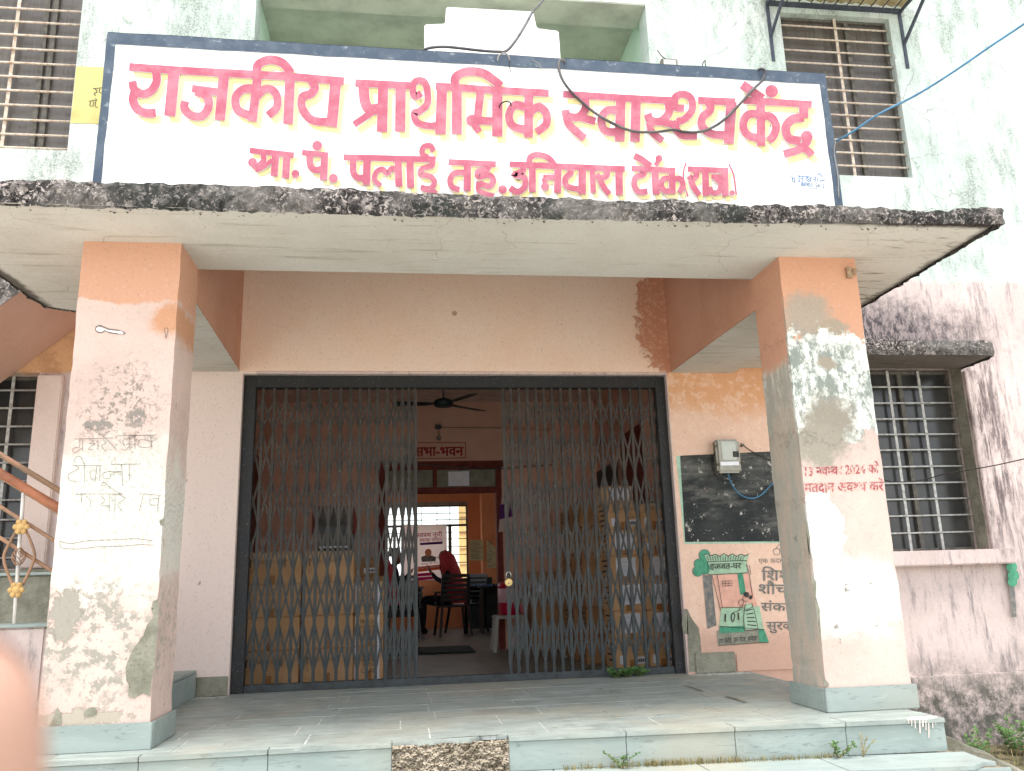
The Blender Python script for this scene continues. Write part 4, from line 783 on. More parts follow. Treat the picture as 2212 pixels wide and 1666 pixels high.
# lower flight body: grey stair side and pink kerb wall carrying the railing
LY = .60
k1 = MB().box(-4.2, -2.44, LY, LY+.16, -.85, .578).build('kerb_wall', MAT['facade'], sc_, .01); MB().box(-4.2, -2.42, LY-.02, LY+.18, .579, .60).build('kerb_coping', MAT['riser_stone'], k1, .004)
MB().box(-4.2, -2.43, 1.28, 1.36, .3, .88).build('stair_side', MAT['cement'], sc_, .008); MB().box(-4.2, -2.41, 1.26, 1.38, .881, .90).build('stair_coping', MAT['riser_stone'], sc_, .004)
MB().box(-4.2, -2.43, LY+.19, YF-.18, -.85, .30).build('stair_landing', MAT['cement'], sc_)
# railing
rl = empty('stair_railing', (-2.6, LY, .6), 'worn painted iron stair railing with gilt flower castings and a cage baluster', 'railing')
fr_ = onY(K(0, 1800, 500*2212/1111), LY-.0)        # this crop is 1111 px wide for 500 source px
J = lambda x, y, Y=LY: un(x*.45005/1.8445, (1800+y*.45005)/1.8445, 'y', Y)
def rail(name, a, b, r, mat, Y=LY, n=10): 
    A, B = J(*a, Y), J(*b, Y); d = B-A; return MB().tube([A-d*.9, A, B, B+d*.25], r, n).build(name, mat, rl)
rail('rail', (0, 25), (527, 345), .0165, MAT['railbrown'], LY+.25); rail('handrail', (0, 190), (520, 500), .026, MAT['railcopper'], LY); rail('handrail_plate', (0, 228), (505, 540), .008, MAT['railbrown'], LY)
rail('rail', (0, 485), (495, 795), .011, MAT['railbrown'], LY+.03); rail('rail', (0, 762), (465, 1058), .011, MAT['railbrown'], LY+.03)
MB().tube([J(207, 365), J(190, 610), J(175, 760), J(165, 900), J(150, 1180), J(140, 1290), J(125, 1560)], .0105, 10).build('baluster_post', MAT['white_metal'], rl)
for pts in (((150, 690), (95, 790), (40, 900), (38, 980), (70, 1080), (110, 1180)), ((225, 690), (270, 790), (303, 890), (300, 960), (255, 1070), (200, 1180))):
    MB().tube(smooth([J(*q, LY-.004) for q in pts], 5), .0085, 8).build('curved_bar', MAT['railbrown'], rl)
cc = J(166, 930); 
cg = MB()
for k in range(8):
    cg.tube([cc+Vector((.036*math.sin(math.pi*t/12)*math.cos(k*.785+t*.28), .036*math.sin(math.pi*t/12)*math.sin(k*.785+t*.28), .058-.116*t/12)) for t in range(13)], .0028, 5)
cg.build('basket_twist', MAT['railbrown'], rl)
for c_ in (J(187, 665, LY-.02), J(143, 1225, LY-.02)):
    fl = MB()
    for k in range(6): 
        a = k*math.pi/3; q = c_+Vector((.030*math.cos(a), 0, .030*math.sin(a))); fl.add([(q.x+.017*math.cos(b)*math.cos(e), q.y+.010*math.sin(e), q.z+.017*math.sin(b)*math.cos(e)) for e in (-1.2, -.6, 0, .6, 1.2) for b in [j*math.pi/5 for j in range(10)]], [(r*10+j, r*10+(j+1) % 10, (r+1)*10+(j+1) % 10, (r+1)*10+j) for r in range(4) for j in range(10)]+[tuple(range(10))[::-1], tuple(range(40, 50))], True)
    fl.add([(c_.x+.026*math.cos(b)*math.cos(e), c_.y+.013*math.sin(e), c_.z+.026*math.sin(b)*math.cos(e)) for e in (-1.2, -.6, 0, .6, 1.2) for b in [j*math.pi/6 for j in range(12)]], [(r*12+j, r*12+(j+1) % 12, (r+1)*12+(j+1) % 12, (r+1)*12+j) for r in range(4) for j in range(12)]+[tuple(range(12))[::-1], tuple(range(48, 60))], True)
    tag(fl.build('flower_casting', MAT['gold'], rl), kind='stuff') if False else fl.build('flower_casting', MAT['gold'], rl)

# ================================================================== PORCH WALL PAINTINGS
pw = YF-.001; fW = onY(F_, YF); fX = onY(I_, YF)
n_ = Vector((0, -1, 0))
MB().poly([p+n_*.002 for p in (fW(22, 1292), fW(640, 1270), fX(740, 224), fX(74, 231))]).build('mint_border', MAT['mintline'], bld)
MB().poly([p+n_*.004 for p in (fW(46, 1290), fW(640, 1262), fX(740, 214), fX(78, 218))]).build('blackboard_paint', MAT['blackboard'], bld)
mw = bld
def mp(name, pts, mat, l): return MB().poly([fX(*q)+n_*l for q in pts]).build(name, MAT[mat], mw)
# tree, awning, doorway, squat platform of the sanitation mural
mb = MB()
for x, y, r in ((200, 300, 34), (165, 355, 30), (200, 385, 36), (158, 402, 32), (215, 330, 26)): dot(mb, x, y, r, fX, n_*(.003+.0001*r))
mb.build('painted_tree', MAT['green'], mw)
mb = MB()
for x, y, r in ((200, 300, 37), (165, 355, 33), (200, 385, 39), (158, 402, 35), (215, 330, 29)): dot(mb, x, y, r, fX, n_*.0022)
mb.build('painted_tree', MAT['charcoal'], mw)
mp('painted_door_leaf', ((188, 425), (245, 430), (275, 742), (218, 765)), 'charcoal', .004)
mp('painted_doorway', ((245, 420), (470, 410), (540, 640), (300, 660), (280, 560)), 'pinkwall', .003)
mp('painted_jamb', ((405, 415), (440, 412), (462, 545), (425, 550)), 'green', .005)
mp('painted_slab', ((305, 632), (440, 628), (545, 622), (572, 770), (292, 748)), 'green_pale', .004)
mp('painted_step', ((292, 752), (450, 745), (450, 785), (296, 792)), 'green', .006); mp('painted_step', ((538, 770), (575, 768), (605, 850), (545, 850)), 'green', .006)
mp('painted_plinth', ((275, 775), (540, 770), (545, 850), (285, 870)), 'transom', .0035); mp('painted_signboard', ((218, 340), (465, 335), (470, 412), (222, 425)), 'green_pale', .006)
aw = [(198, 300), (215, 293), (240, 305), (268, 295), (295, 308), (320, 292), (348, 306), (375, 293), (400, 308), (428, 295), (455, 305), (478, 292), (465, 335), (218, 342)]
mp('painted_awning', aw, 'green_pale', .0075)
strokes('mural_lines', [(4, tuple(aw[:12])), (4, ((218, 342), (465, 335), (470, 412), (222, 425), (218, 342)), 'l'), (3, ((245, 428), (300, 650)), 'l'), (3, ((278, 425), (310, 630)), 'l'), (3.5, ((462, 360), (480, 420), (500, 560)), 'l'), (3.5, ((300, 632), (440, 628)), 'l'), (4, ((292, 748), (572, 768)), 'l'), (3.5, ((284, 870), (545, 850), (600, 850)), 'l'), (3, ((310, 465), (370, 462), (372, 492), (312, 496), (310, 465)), 'l'), (2.5, ((312, 480), (370, 478)), 'l'), (2.5, ((330, 465), (332, 494)), 'l'), (2.5, ((350, 464), (352, 492)), 'l'), (3, ((480, 365), (490, 425)), 'l'),
    (9, ((330, 670), (328, 720)), 'l'), (9, ((410, 662), (414, 708)), 'l'), (6, ((366, 680), (378, 665), (388, 680), (380, 715), (370, 715), (366, 680))), (4, ((380, 660), (410, 650), (425, 625)))]+[(3, ((212+i*17, 305), (224+i*15, 335)), 'l') for i in range(15)], fX, MAT['black_paint'], mw, .009)
# woman in a sari holding a child, as painted
mp('painted_sari', ((455, 610), (495, 605), (505, 640), (525, 700), (535, 765), (450, 770), (445, 700)), 'green_pale', .0095)
strokes('painted_woman', [('o', 462, 550, 17), ('o', 488, 566, 13), (8, ((442, 545), (455, 536), (475, 540))), (3, ((440, 560), (440, 580), (455, 592), (470, 588))), (3, ((455, 610), (445, 690), (450, 770))), (3, ((495, 605), (512, 660), (535, 765))), (3, ((450, 770), (490, 776), (535, 765))), (3, ((420, 580), (412, 600), (425, 618), (440, 610), (440, 585), (425, 576))), (3, ((440, 610), (430, 640), (400, 655))), (3, ((495, 600), (498, 625), (470, 640), (445, 650)))]+[(6, ((460+i*2, 650+i*22), (500+i*6, 640+i*26))) for i in range(5)], fX, MAT['black_paint'], mw, .0105)
# lettering of the mural
text_px('mural_lettering', ['इ', ('ज', .15), 'जत-घर'], I_(232, 390), I_(428, 384), 34*.343, onY(V0, YF), MAT['black_paint'], mw, .0112, bold=.35)
text_px('mural_lettering', 'हर कोई, हर रोज, हमेशा', I_(288, 858), I_(530, 838), 30*.343, onY(V0, YF), MAT['black_paint'], mw, .0112)
for tk, a, b, h_, bo in ((['एक कदम'], (540, 350), (700, 348), 26, 0), ([' िशशु'], (530, 460), (745, 455), 62, 1.1), ([' शौचालय'], (505, 540), (900, 548), 58, 1.1), (['संक्रामक'][:0]+['सं', ('क', .01), 'ामक'], (555, 650), (880, 655), 50, .8), (['सुर', ('क', .2), 'षा'], (590, 770), (820, 768), 50, .8)):
    text_px('mural_lettering', tk, I_(*a), I_(*b), h_*.343, onY(V0, YF), MAT['charcoal'], mw, .004, bold=bo)
strokes('mural_lines', [(4, ((632, 275), (640, 262), (662, 258), (675, 272), (668, 295), (645, 298), (632, 275))), (4, ((650, 258), (665, 238), (690, 225)))], fX, MAT['charcoal'], mw, .004)
# painted trees far right
for dx in (0, 150):
    mb = MB(); [dot(mb, x+dx, y, r, fX, n_*(.036+.0001*r)) for x, y, r in ((2115, 375, 34), (2125, 430, 36), (2105, 330, 26), (2120, 470, 30))]; mb.build('painted_tree', MAT['green'], bld)
    strokes('painted_trunk', [(30, ((2118+dx, 480), (2132+dx, 690)), 'l')], fX, MAT['charcoal'], bld, .036)
# electricity meter beside the blackboard
mt = empty('electricity_meter', un(*F_(355, 1290), 'y', YF), 'dusty electricity meter in a clear plastic case on the wall above the blackboard', 'electricity meter')
def bw(q, Y): return un(*F_(*q), 'y', Y)
Ym = YF-.10; a, b = bw((270, 1185), Ym), bw((440, 1395), Ym)
MB().box(a.x+.004, b.x-.004, Ym+.02, YF-.006, b.z+.004, a.z-.004).build('meter_base', MAT['meter_dark'], mt, .012); MB().box(a.x, b.x, Ym, Ym+.045, b.z, a.z).build('meter_case', MAT['meter_body'], mt, .018)
c, d = bw((305, 1200), Ym-.003), bw((405, 1315), Ym-.003); MB().box(c.x, d.x, Ym-.004, Ym+.002, d.z, c.z).build('meter_window', MAT['meter_face'], mt, .002)
c, d = bw((378, 1262), Ym-.005), bw((418, 1298), Ym-.005); MB().box(c.x, d.x, Ym-.007, Ym-.0041, d.z, c.z).build('meter_dial', MAT['black_paint'], mt)
c, d = bw((300, 1328), Ym-.003), bw((418, 1350), Ym-.003); MB().box(c.x, d.x, Ym-.005, Ym+.002, d.z, c.z).build('label_strip', MAT['paper'], mt)
for q in ((272, 1230), (436, 1225), (436, 1330), (284, 1345)): c = bw(q, Ym+.02); MB().tube([c+Vector((0, -.03, 0)), c+Vector((0, .02, 0))], .011, 8).build('clip', MAT['meter_dark'], mt)
cable('blue_cable', [F_(*q) for q in ((348, 1400), (372, 1470), (420, 1530), (490, 1558), (560, 1535), (640, 1450), (700, 1400))], [Ym+.02]+[YF-.03]*6, .0065, MAT['blue_cable'], 'blue cable looping down from the electricity meter over the blackboard')
cable('wire', [F_(*q) for q in ((270, 1260), (248, 1330), (262, 1400), (310, 1438), (420, 1445))], [Ym+.03]+[YF-.02]*4, .0035, MAT['wire'], 'thin black wire drooping from the left side of the electricity meter', 'wire')
cable('wire', [F_(*q) for q in ((428, 1212), (480, 1250), (550, 1290), (640, 1330))], [Ym+.03]+[YF-.02]*3, .0042, MAT['wire'], 'black wire from the top right of the electricity meter towards the pillar', 'wire')

# ================================================================== COLLAPSIBLE GATE
gf = MB()
q = [onY(K(900, 1900, 700), YG-.03)(150, 800).x, onY(K(900, 1900, 700), YG-.03)(245, 800).x]
gf.box(G0+.003, G0+.095, YG-.05, YG+.03, 0.002, ZG-.003).box(G1-.085, G1-.003, YG-.05, YG+.03, .002, ZG-.003).box(G0+.096, G1-.086, YG-.05, YG+.03, 2.335, ZG-.003)
gfr = gf.build('gate_frame', MAT['frame'], bld, .003)
MB().box(G0+.096, G1-.086, YG-.035, YG+.035, .001, .055).build('gate_rail', MAT['gate_dark'], bld, .003)
ROWS = [2.245, 1.99, 1.603, 1.243, .874, .493, .121]
def leaf(src, yv, label, loc):
    xs = [un(a/1.8445, yv/1.8445, 'y', YG).x for a in src]
    g = empty('collapsible_gate', (xs[0], YG, 0), label, 'gate', 'leaves of the collapsible gate')
    up = MB().box(-.0115, .0115, -.019, -.014, 0, 2.33).box(-.0115, -.0085, -.014, -.004, 0, 2.33).box(.0085, .0115, -.014, -.004, 0, 2.33).mesh('upright_bar', MAT['gate'])
    up2 = MB().box(-.0095, .0095, .004, .008, .06, 2.30).mesh('rear_bar', MAT['gate'])
    rv = MB()
    for i, x in enumerate(xs):
        d = random.uniform(-.012, .006)
        inst('upright_bar', up, g, (x, YG, .004+abs(d))); inst('rear_bar', up2, g, (x+random.uniform(-.004, .004), YG, 0))
        for z in ROWS: rv.add([(x+.0055*math.cos(t*1.047), YG-.019-(.005 if r else 0), z+.0055*math.sin(t*1.047)) for r in (0, 1) for t in range(6)], [(k, (k+1) % 6, 6+(k+1) % 6, 6+k) for k in range(6)]+[tuple(range(6, 12))])
    cache = {}; st = MB()
    for i in range(len(xs)-1):
        for j in range(len(ROWS)-1):
            for sgn_ in (0, 1):
                a = Vector((xs[i], 0, ROWS[j+sgn_])); b = Vector((xs[i+1], 0, ROWS[j+1-sgn_])); m_ = (a+b)/2; d = b-a; n2 = Vector((-d.z, 0, d.x)).normalized()*.0082
                y = -.0095 if sgn_ else -.0055
                me = MB().bar(a-m_, b-m_, n2, (0, .0016, 0)).mesh('lattice_strip', MAT['gate']); inst('lattice_strip', me, g, (m_.x, YG+y, m_.z))
    tag(rv.build('rivets', MAT['gate'], g), kind='stuff'); return xs, g
xsL, gL = leaf([982,1029,1076,1124,1173,1219,1262,1308,1349,1391,1430,1466,1501,1540,1572,1604,1630,1655], 2087, 'left leaf of the rusty grey collapsible lattice gate, in front of the boxes with thumb height arrows', 0)
xsR, gR = leaf([2017,2047,2080,2114,2150,2182,2216,2252,2291,2330,2369,2412,2454,2495,2537,2578,2620,2658], 2020, 'right leaf of the grey collapsible lattice gate, with the brass padlock hanging on its edge', 0)
gL['label'] = 'left leaf of the grey collapsible lattice gate, drawn across the left side of the doorway'
MB().box(xsL[-1]-.004, xsL[-1]+.016, YG-.026, YG-.0195, .10, 2.32).build('edge_bar', MAT['gate'], gL, .001); MB().box(xsR[0]-.018, xsR[0]+.004, YG-.026, YG-.0195, .10, 2.32).build('edge_bar', MAT['gate'], gR, .001)
# padlock
pc = un(*K(1500, 2150, 700)(1665, 540), 'y', YG-.04); pk = empty('padlock', pc, 'round brass padlock hanging open from the edge of the right gate leaf', 'padlock')
mb = MB(); mb.add([(pc.x+r*math.cos(t*.314), YG-.04+y, pc.z+r*math.sin(t*.314)) for r, y in ((.026, -.006), (.031, -.002), (.031, .008), (.026, .012)) for t in range(20)], [(a*20+k, a*20+(k+1) % 20, (a+1)*20+(k+1) % 20, (a+1)*20+k) for a in range(3) for k in range(20)]+[tuple(range(20))[::-1], tuple(range(60, 80))]); mb.build('lock_body', MAT['brass'], pk)
MB().tube([pc+Vector((-.019, 0, .02)), pc+Vector((-.019, 0, .062))]+[pc+Vector((-.019*math.cos(t), 0, .062+.019*math.sin(t))) for t in (.5, 1.05, 1.57, 2.1, 2.6)]+[pc+Vector((.019, 0, .062)), pc+Vector((.019, 0, .034))], .0045, 8).build('shackle', MAT['steel'], pk)
MB().box(pc.x-.003, pc.x+.003, YG-.0475, YG-.0462, pc.z-.014, pc.z-.004).build('keyhole', MAT['black_paint'], pk)

# ================================================================== INSIDE: HALL AND BACK ROOM
HY, BY, CZ = 5.30, 10.6, 2.90
Y0 = YF+.232
fl_ = tag(MB().box(-3.5, 3.6, Y0, BY+.3, -.12, -.002).build('hall_floor', MAT['int_floor']), kind='structure')
rngt = random.Random(9)
y = Y0+.02
while y < HY+.1:
    x = -1.9+rngt.uniform(-.3, 0)
    while x < 1.9: 
        w_ = rngt.choice((.55, .6, .65)); MB().box(max(x, -1.9)+.002, min(x+w_, 1.88)-.002, y+.002, min(y+.34, HY+.15)-.002, -.001, .0015+rngt.uniform(0, .0015)).build('floor_slab', MAT['int_floor'], fl_); x += w_
    y += .34
tag(MB().box(-3.5, 3.6, Y0, BY+.3, CZ, CZ+.15).build('ceiling', MAT['int_ceiling']), kind='structure')
iw = empty('inner_walls', (0, HY, 0), 'brown pink inner walls of the hall with a panelled doorway and red hall name', 'wall')
DX0, DX1, DZ = -.715, .735, 2.13
mb = MB(); wall_holes(mb, -1.95, 1.92, -.02, CZ, HY, HY+.15, [(DX0, DX1, -.02, DZ)]); mb.build('hall_back_wall', MAT['int_wall'], iw)
MB().box(-2.1, -1.95, Y0, HY+.15, -.02, CZ).build('hall_side_wall', MAT['int_wall'], iw); MB().box(1.92, 2.07, Y0, HY+.15, -.02, CZ).build('hall_side_wall', MAT['int_wall'], iw)
MB().box(-1.949, -1.93, 3.5, 4.5, 0, 2.1).build('side_door', MAT['door_frame'], iw, .004); MB().box(1.90, 1.919, 3.3, 4.1, 0, 2.25).build('side_door', MAT['door_frame'], iw, .004)
MB().box(1.86, 1.90, 4.3, 5.1, 1.1, 2.0).build('green_board', MAT['cabinet'], iw, .004); MB().box(-1.949, -1.925, 2.6, 3.2, 1.35, 2.0).build('green_board', MAT['cabinet'], iw, .004)
# door frame, transom with two panels, projecting lintel
MB().box(DX0-.06, DX1+.06, HY-.03, HY-.002, 2.10, 2.175).build('lintel_band', MAT['door_frame'], iw, .006)
MB().box(DX0, DX0+.07, HY-.012, HY+.12, 0, 2.10).box(DX1-.07, DX1, HY-.012, HY+.12, 0, 2.10).box(DX0+.07, DX1-.07, HY-.012, HY+.12, 1.80, 1.865).box(DX0+.07, DX1-.07, HY-.012, HY+.12, 2.075, 2.10).box(-.085, -.035, HY-.01, HY+.11, 1.865, 2.075).build('door_frame', MAT['door_frame'], iw, .004)
MB().box(DX0+.07, -.085, HY+.02, HY+.04, 1.865, 2.075).build('transom_panel', MAT['transom'], iw); MB().box(-.035, DX1-.07, HY+.02, HY+.04, 1.865, 2.075).build('transom_panel', MAT['transom'], iw)
K5 = K(1500, 1700, 700); K6 = K(1500, 2150, 700); fh = onY(K5, HY)
tag(MB().poly([onY(K5, HY+.017)(*q) for q in ((903, 568), (1165, 560), (1168, 745), (906, 748))]).build('paper_notice', MAT['paper']), 'white paper notice stuck on the right transom panel above the doorway', 'notice')
mb = MB(); pa = [fh(*q)+Vector((0, -.003, 0)) for q in ((430, 205), (1120, 200), (1125, 395), (420, 405))]; mb.poly(pa); mb.build('name_panel', MAT['int_wall'], iw)
strokes('painted_frame', [(9, ((430, 205), (1120, 203)), 'l'), (9, ((1120, 203), (1122, 395)), 'l'), (9, ((1122, 395), (420, 405)), 'l')], fh, MAT['red_in'], iw, .005)
text_px('painted_lettering', 'सभा-भवन', K5(478, 368), K5(1085, 362), 108*.17157, onY(V0, HY), MAT['red_in'], iw, .005, bold=1.6)
# back room
mb = MB(); fb = onY(V0, BY)
WX0, WX1, WZ0, WZ1 = -.80, un(1010, 1090, 'y', BY).x, un(1010, 1252, 'y', BY).z, un(1000, 1090, 'y', BY).z
wall_holes(mb, -3.2, 3.4, -.02, CZ, BY, BY+.2, [(WX0, WX1, WZ0, WZ1), (-2.9, -1.3, WZ0, WZ1), (1.9, 3.1, WZ0, WZ1)]); mb.build('room_back_wall', MAT['int_orange'], iw)  # outer two openings are unseen, added to let more daylight inside
for xs0 in (-3.3, 3.4):
    mb = MB(); wall_holes(mb, HY+.15, BY, -.02, CZ, xs0, xs0+.1, [(6.0, 7.6, .9, 2.4), (8.2, 9.9, .9, 2.4)]); mb.v = [(v[1], v[0], v[2]) for v in mb.v]; mb.build('room_side_wall', MAT['int_orange'], iw)  # side openings are out of view, added to brighten the back room
px_ = un(1038, 1100, 'y', BY-.15).x; MB().box(px_, 3.39, BY-.35, BY-.005, 0, CZ-.003).build('pilaster', MAT['int_orange'], iw)
MB().box(WX0, WX1, BY-.02, BY-.001, WZ1, WZ1+.05).build('window_head', MAT['transom'], iw)
wf = MB(); t = .03; zm = un(1000, 1134, 'y', BY).z; xm_ = un(972, 1134, 'y', BY).x
wf.box(WX0, WX1, BY+.04, BY+.09, WZ0, WZ0+t).box(WX0, WX1, BY+.04, BY+.09, WZ1-t, WZ1).box(WX0, WX0+t, BY+.04, BY+.09, WZ0+t, WZ1-t).box(WX1-t, WX1, BY+.04, BY+.09, WZ0+t, WZ1-t).box(WX0+t, WX1-t, BY+.04, BY+.09, zm-.02, zm+.02).box(xm_-.03, xm_+.03, BY+.04, BY+.09, WZ0+t, zm-.02)
rw = wf.build('window', MAT['casement'], iw); MB().box(WX0+t, WX1-t, BY+.06, BY+.064, zm+.02, WZ1-t).build('pane', MAT['glass'], rw)
bm_ = MB().tube([(-(WX1-WX0)/2, 0, 0), ((WX1-WX0)/2, 0, 0)], .007, 6).mesh('bar', MAT['gate_dark'])
for z in (un(1000, 1107, 'y', BY).z, un(1000, 1121, 'y', BY).z, zm-.12, zm-.24, zm-.38, zm-.52, zm-.66): inst('bar', bm_, rw, ((WX0+WX1)/2, BY+.12, z))
bm_ = MB().box(-.006, .006, -.006, .006, -(WZ1-zm)/2, (WZ1-zm)/2).mesh('glazing_bar', MAT['gate_dark'])
for a in (903, 918, 952, 980): inst('glazing_bar', bm_, rw, (un(a-8, 1110, 'y', BY).x, BY+.05, (WZ1+zm)/2))
yw_ = empty('yellow_house', (2.2, 17, -.6), 'pale yellow house wall seen through the right casement of the back window', 'house')
MB().box(1.0, 6, 17, 17.2, -.7, 3.0).build('wall', simple('yellow wall', (226, 192, 130), .9, .06), yw_)
for z in (1.2, 1.6, 2.0, 2.4): MB().box(1.0, 6, 16.98, 16.999, z, z+.02).build('wall_groove', MAT['railbrown'], yw_)
# banner over the window
K7 = onY(K6, BY-.06); KB = onY(K5, BY-.06)
bn = empty('hanging_banner', KB(700, 1240), 'pink campaign banner with red Hindi slogan and a portrait, hung over the back window', 'banner')
mb = MB(); c4 = [KB(525, 1232), KB(880, 1240), K7(712, 500), K7(440, 522), KB(250, 1236)]
A1, A2, A3, A4 = KB(330, 1232), KB(885, 1240), K7(892, 505), K7(330, 525)
N = 24; vs_ = []
for i in range(N+1):
    for j in range(13): 
        u, v = i/N, j/12; p = A1.lerp(A2, u).lerp(A4.lerp(A3, u), v); p.y += .025*math.sin(u*9)*(.3+v); vs_.append(p)
mb.add(vs_, [(i*13+j, (i+1)*13+j, (i+1)*13+j+1, i*13+j+1) for i in range(N) for j in range(12)], True); mb.build('banner_cloth', MAT['banner'], bn)
Ybn = BY-.11; 
def kb(tk, a, b, h_, mat, K_, bo=.35): return text_px('printed_slogan', tk, K_(*a), K_(*b), h_*.17157, onY(V0, Ybn), MAT[mat], bn, .001, bold=bo)
kb([('स', .15), 'व', ('स', .15), 'थ नारी'], (505, 1396), (826, 1382), 52, 'magenta', K5); kb(['सश', ('क', .25), 'त पिरवार'], (540, 1454), (832, 1440), 42, 'magenta', K5, .2)
fb5 = onY(K5, Ybn); fb6 = onY(K6, Ybn)
def pl(name, pts, mat, f=fb6, l=0): return MB().poly([f(*q)+Vector((0, -l, 0)) for q in pts]).build(name, MAT[mat], bn)
pl('printed_band', ((545, 1465), (832, 1445), (832, 1478), (548, 1494)), 'purple', fb5)
pl('printed_band', ((520, 345), (830, 312), (830, 370), (800, 378), (520, 408)), 'orange_print'); pl('printed_band', ((480, 430), (712, 415), (716, 455), (478, 470)), 'magenta'); pl('printed_band', ((478, 480), (718, 462), (720, 500), (476, 522)), 'magenta')
kb('सेवा ही संकल्प', (540, 372), (790, 350), 18, 'paper', K6, 0); kb('राष्ट्र प्रथम की प्रेरणा'[:0] or 'जनता की सेवा', (560, 322), (780, 300), 18, 'purple', K6, 0)
# plain figure in a grey waistcoat printed on the banner
pl('printed_portrait', ((560, 225), (600, 205), (625, 198), (680, 198), (708, 205), (755, 222), (742, 275), (572, 282)), 'charcoal', fb6, .001)
mb = MB(); dot(mb, 652, 165, 44, fb6, Vector((0, -.002, 0)), ry=48); mb.build('printed_portrait', MAT['int_orange'], bn)
# posters on the room wall
def poster(pts, label, Y=BY-.36, f=None, mat='poster'):
    F1 = onY(K6, Y); o = MB().poly([F1(*q) for q in pts]).build('poster', MAT[mat]); tag(o, label, 'poster')
    rngp = random.Random(len(label)); (x0, y0), (x1, _), (_, y1) = pts[0], pts[1], pts[2]
    strokes('printed_lines', [(5, ((x0+12+rngp.uniform(0, 20), y), (x1-12-rngp.uniform(0, 60), y-4)), 'l') for y in range(int(y0)+14, int(y1)-12, 17)], F1, MAT['charcoal'], o, .003)
poster(((1168, 5), (1345, 5), (1350, 268), (1170, 262)), 'khaki printed poster on the back room wall right of the window', BY-.003 if px_ > 1.2 else BY-.36)
poster(((1385, 5), (1500, 100), (1506, 355), (1392, 362)), 'torn khaki poster with a leaf drawing at the right of the back room wall', BY-.36)
# ---- ceiling fan and lamp holder in the hall
fc = un(958, 872, 'y', 3.8); fan = empty('ceiling_fan', (fc.x, fc.y, CZ), 'dark blue three bladed ceiling fan hanging in the hall', 'fan')
MB().tube([(fc.x, fc.y, CZ-.001), (fc.x, fc.y, fc.z+.05)], .010, 8).build('down_rod', MAT['gate_dark'], fan); MB().lathe([(.02, .06), (.035, .055), (.05, .05)], fc, 14).build('canopy_cup', MAT['gate_dark'], fan)
MB().lathe([(.03, -.035), (.085, -.03), (.10, -.01), (.10, .02), (.085, .035), (.03, .042)], fc, 24).build('fan_motor', MAT['cabinet'], fan)
for a, L in ((40, .58), (178, .5), (-58, .5)):
    t = math.radians(a); d = Vector((math.cos(t), math.sin(t), 0)); s_ = Vector((-math.sin(t), math.cos(t), 0)); bl = MB()
    p = [fc+d*.09+s_*.03, fc+d*.16+s_*.055, fc+d*L+s_*.075+Vector((0, 0, .01)), fc+d*(L+.03), fc+d*L-s_*.06-Vector((0, 0, .012)), fc+d*.16-s_*.045-Vector((0, 0, .01)), fc+d*.09-s_*.03]
    bl.prism(p, (0, 0, .004)); bl.build('fan_blade', MAT['cabinet'], fan)
bh = un(*K5(785, 18), 'y', HY-.12); lh = empty('lamp_holder', bh, 'small lamp holder on a wire bracket above the inner doorway', 'lamp holder')
MB().box(bh.x-.045, bh.x+.03, bh.y-.02, bh.y+.02, bh.z-.01, bh.z+.035).build('junction_box', MAT['gate_dark'], lh, .004); MB().tube([bh, bh+Vector((0, 0, -.10))], .004, 6).build('drop_wire', MAT['wire'], lh); MB().lathe([(.012, 0), (.03, -.02), (.03, -.04), (.012, -.06)], bh+Vector((0, 0, -.09)), 12).build('bulb', MAT['transom'], lh)
cable('wire', [K5(*q) for q in ((-200, 440), (250, 455), (540, 475), (800, 500), (1150, 520), (1600, 530), (1900, 500), (2250, 480))], HY-.05, .007, MAT['cable'], 'black cable sagging across the red lintel over the inner doorway')
cable('wire', [K5(*q) for q in ((800, 12), (1200, 14), (1600, 18), (2212, 40))], HY-.10, .003, MAT['wire'], 'thin wire running right from the lamp holder along the hall wall', 'wire')
# ---- door mat, stool, cooler
a, b = un(*K6(530, 1415), 'z', .004), un(*K6(1240, 1395), 'z', .004)
tag(MB().box(-.62, .36, 4.95, 5.9, .004, .02).build('door_mat', MAT['mat'], None, .004), 'dark green rubber mat lying on the inner threshold', 'mat')
st_ = empty('plastic_stool', (.74, 5.0, 0), 'grey plastic stool carrying the crimson water cooler', 'stool')
SX = (.565, .90); SYY = (4.85, 5.17); ZS = .388
MB().box(SX[0], SX[1], SYY[0], SYY[1], ZS-.035, ZS).build('stool_top', MAT['stool'], st_, .012)
for x, dx in ((SX[0]+.03, -.035), (SX[1]-.03, .035)):
    for y, dy in ((SYY[0]+.03, -.03), (SYY[1]-.03, .03)): MB().bar((x, y, ZS-.03), (x+dx, y+dy, .004), (.020, 0, 0), (0, .012, 0)).build('leg', MAT['stool'], st_, .004)
cx_, cy_, cz_ = .755, 4.99, ZS+.001
co = empty('water_cooler', (cx_, cy_, cz_), 'crimson and pink plastic water cooler jug standing on the stool', 'water cooler')
MB().lathe([(.105, 0), (.115, .01), (.122, .13), (.122, .135)], (cx_, cy_, cz_), 24).build('cooler_base', MAT['cooler_red'], co); MB().lathe([(.128, .1351), (.130, .14), (.130, .285), (.128, .29)], (cx_, cy_, cz_), 24).build('cooler_body', MAT['cooler_pink'], co)
MB().lathe([(.130, .2901), (.130, .33), (.115, .352), (.06, .362), (.055, .385), (.0, .387)], (cx_, cy_, cz_), 24).build('cooler_lid', MAT['cooler_red'], co); MB().box(cx_+.10, cx_+.155, cy_-.15, cy_-.09, cz_+.03, cz_+.11).build('tap', MAT['cooler_red'], co, .006)
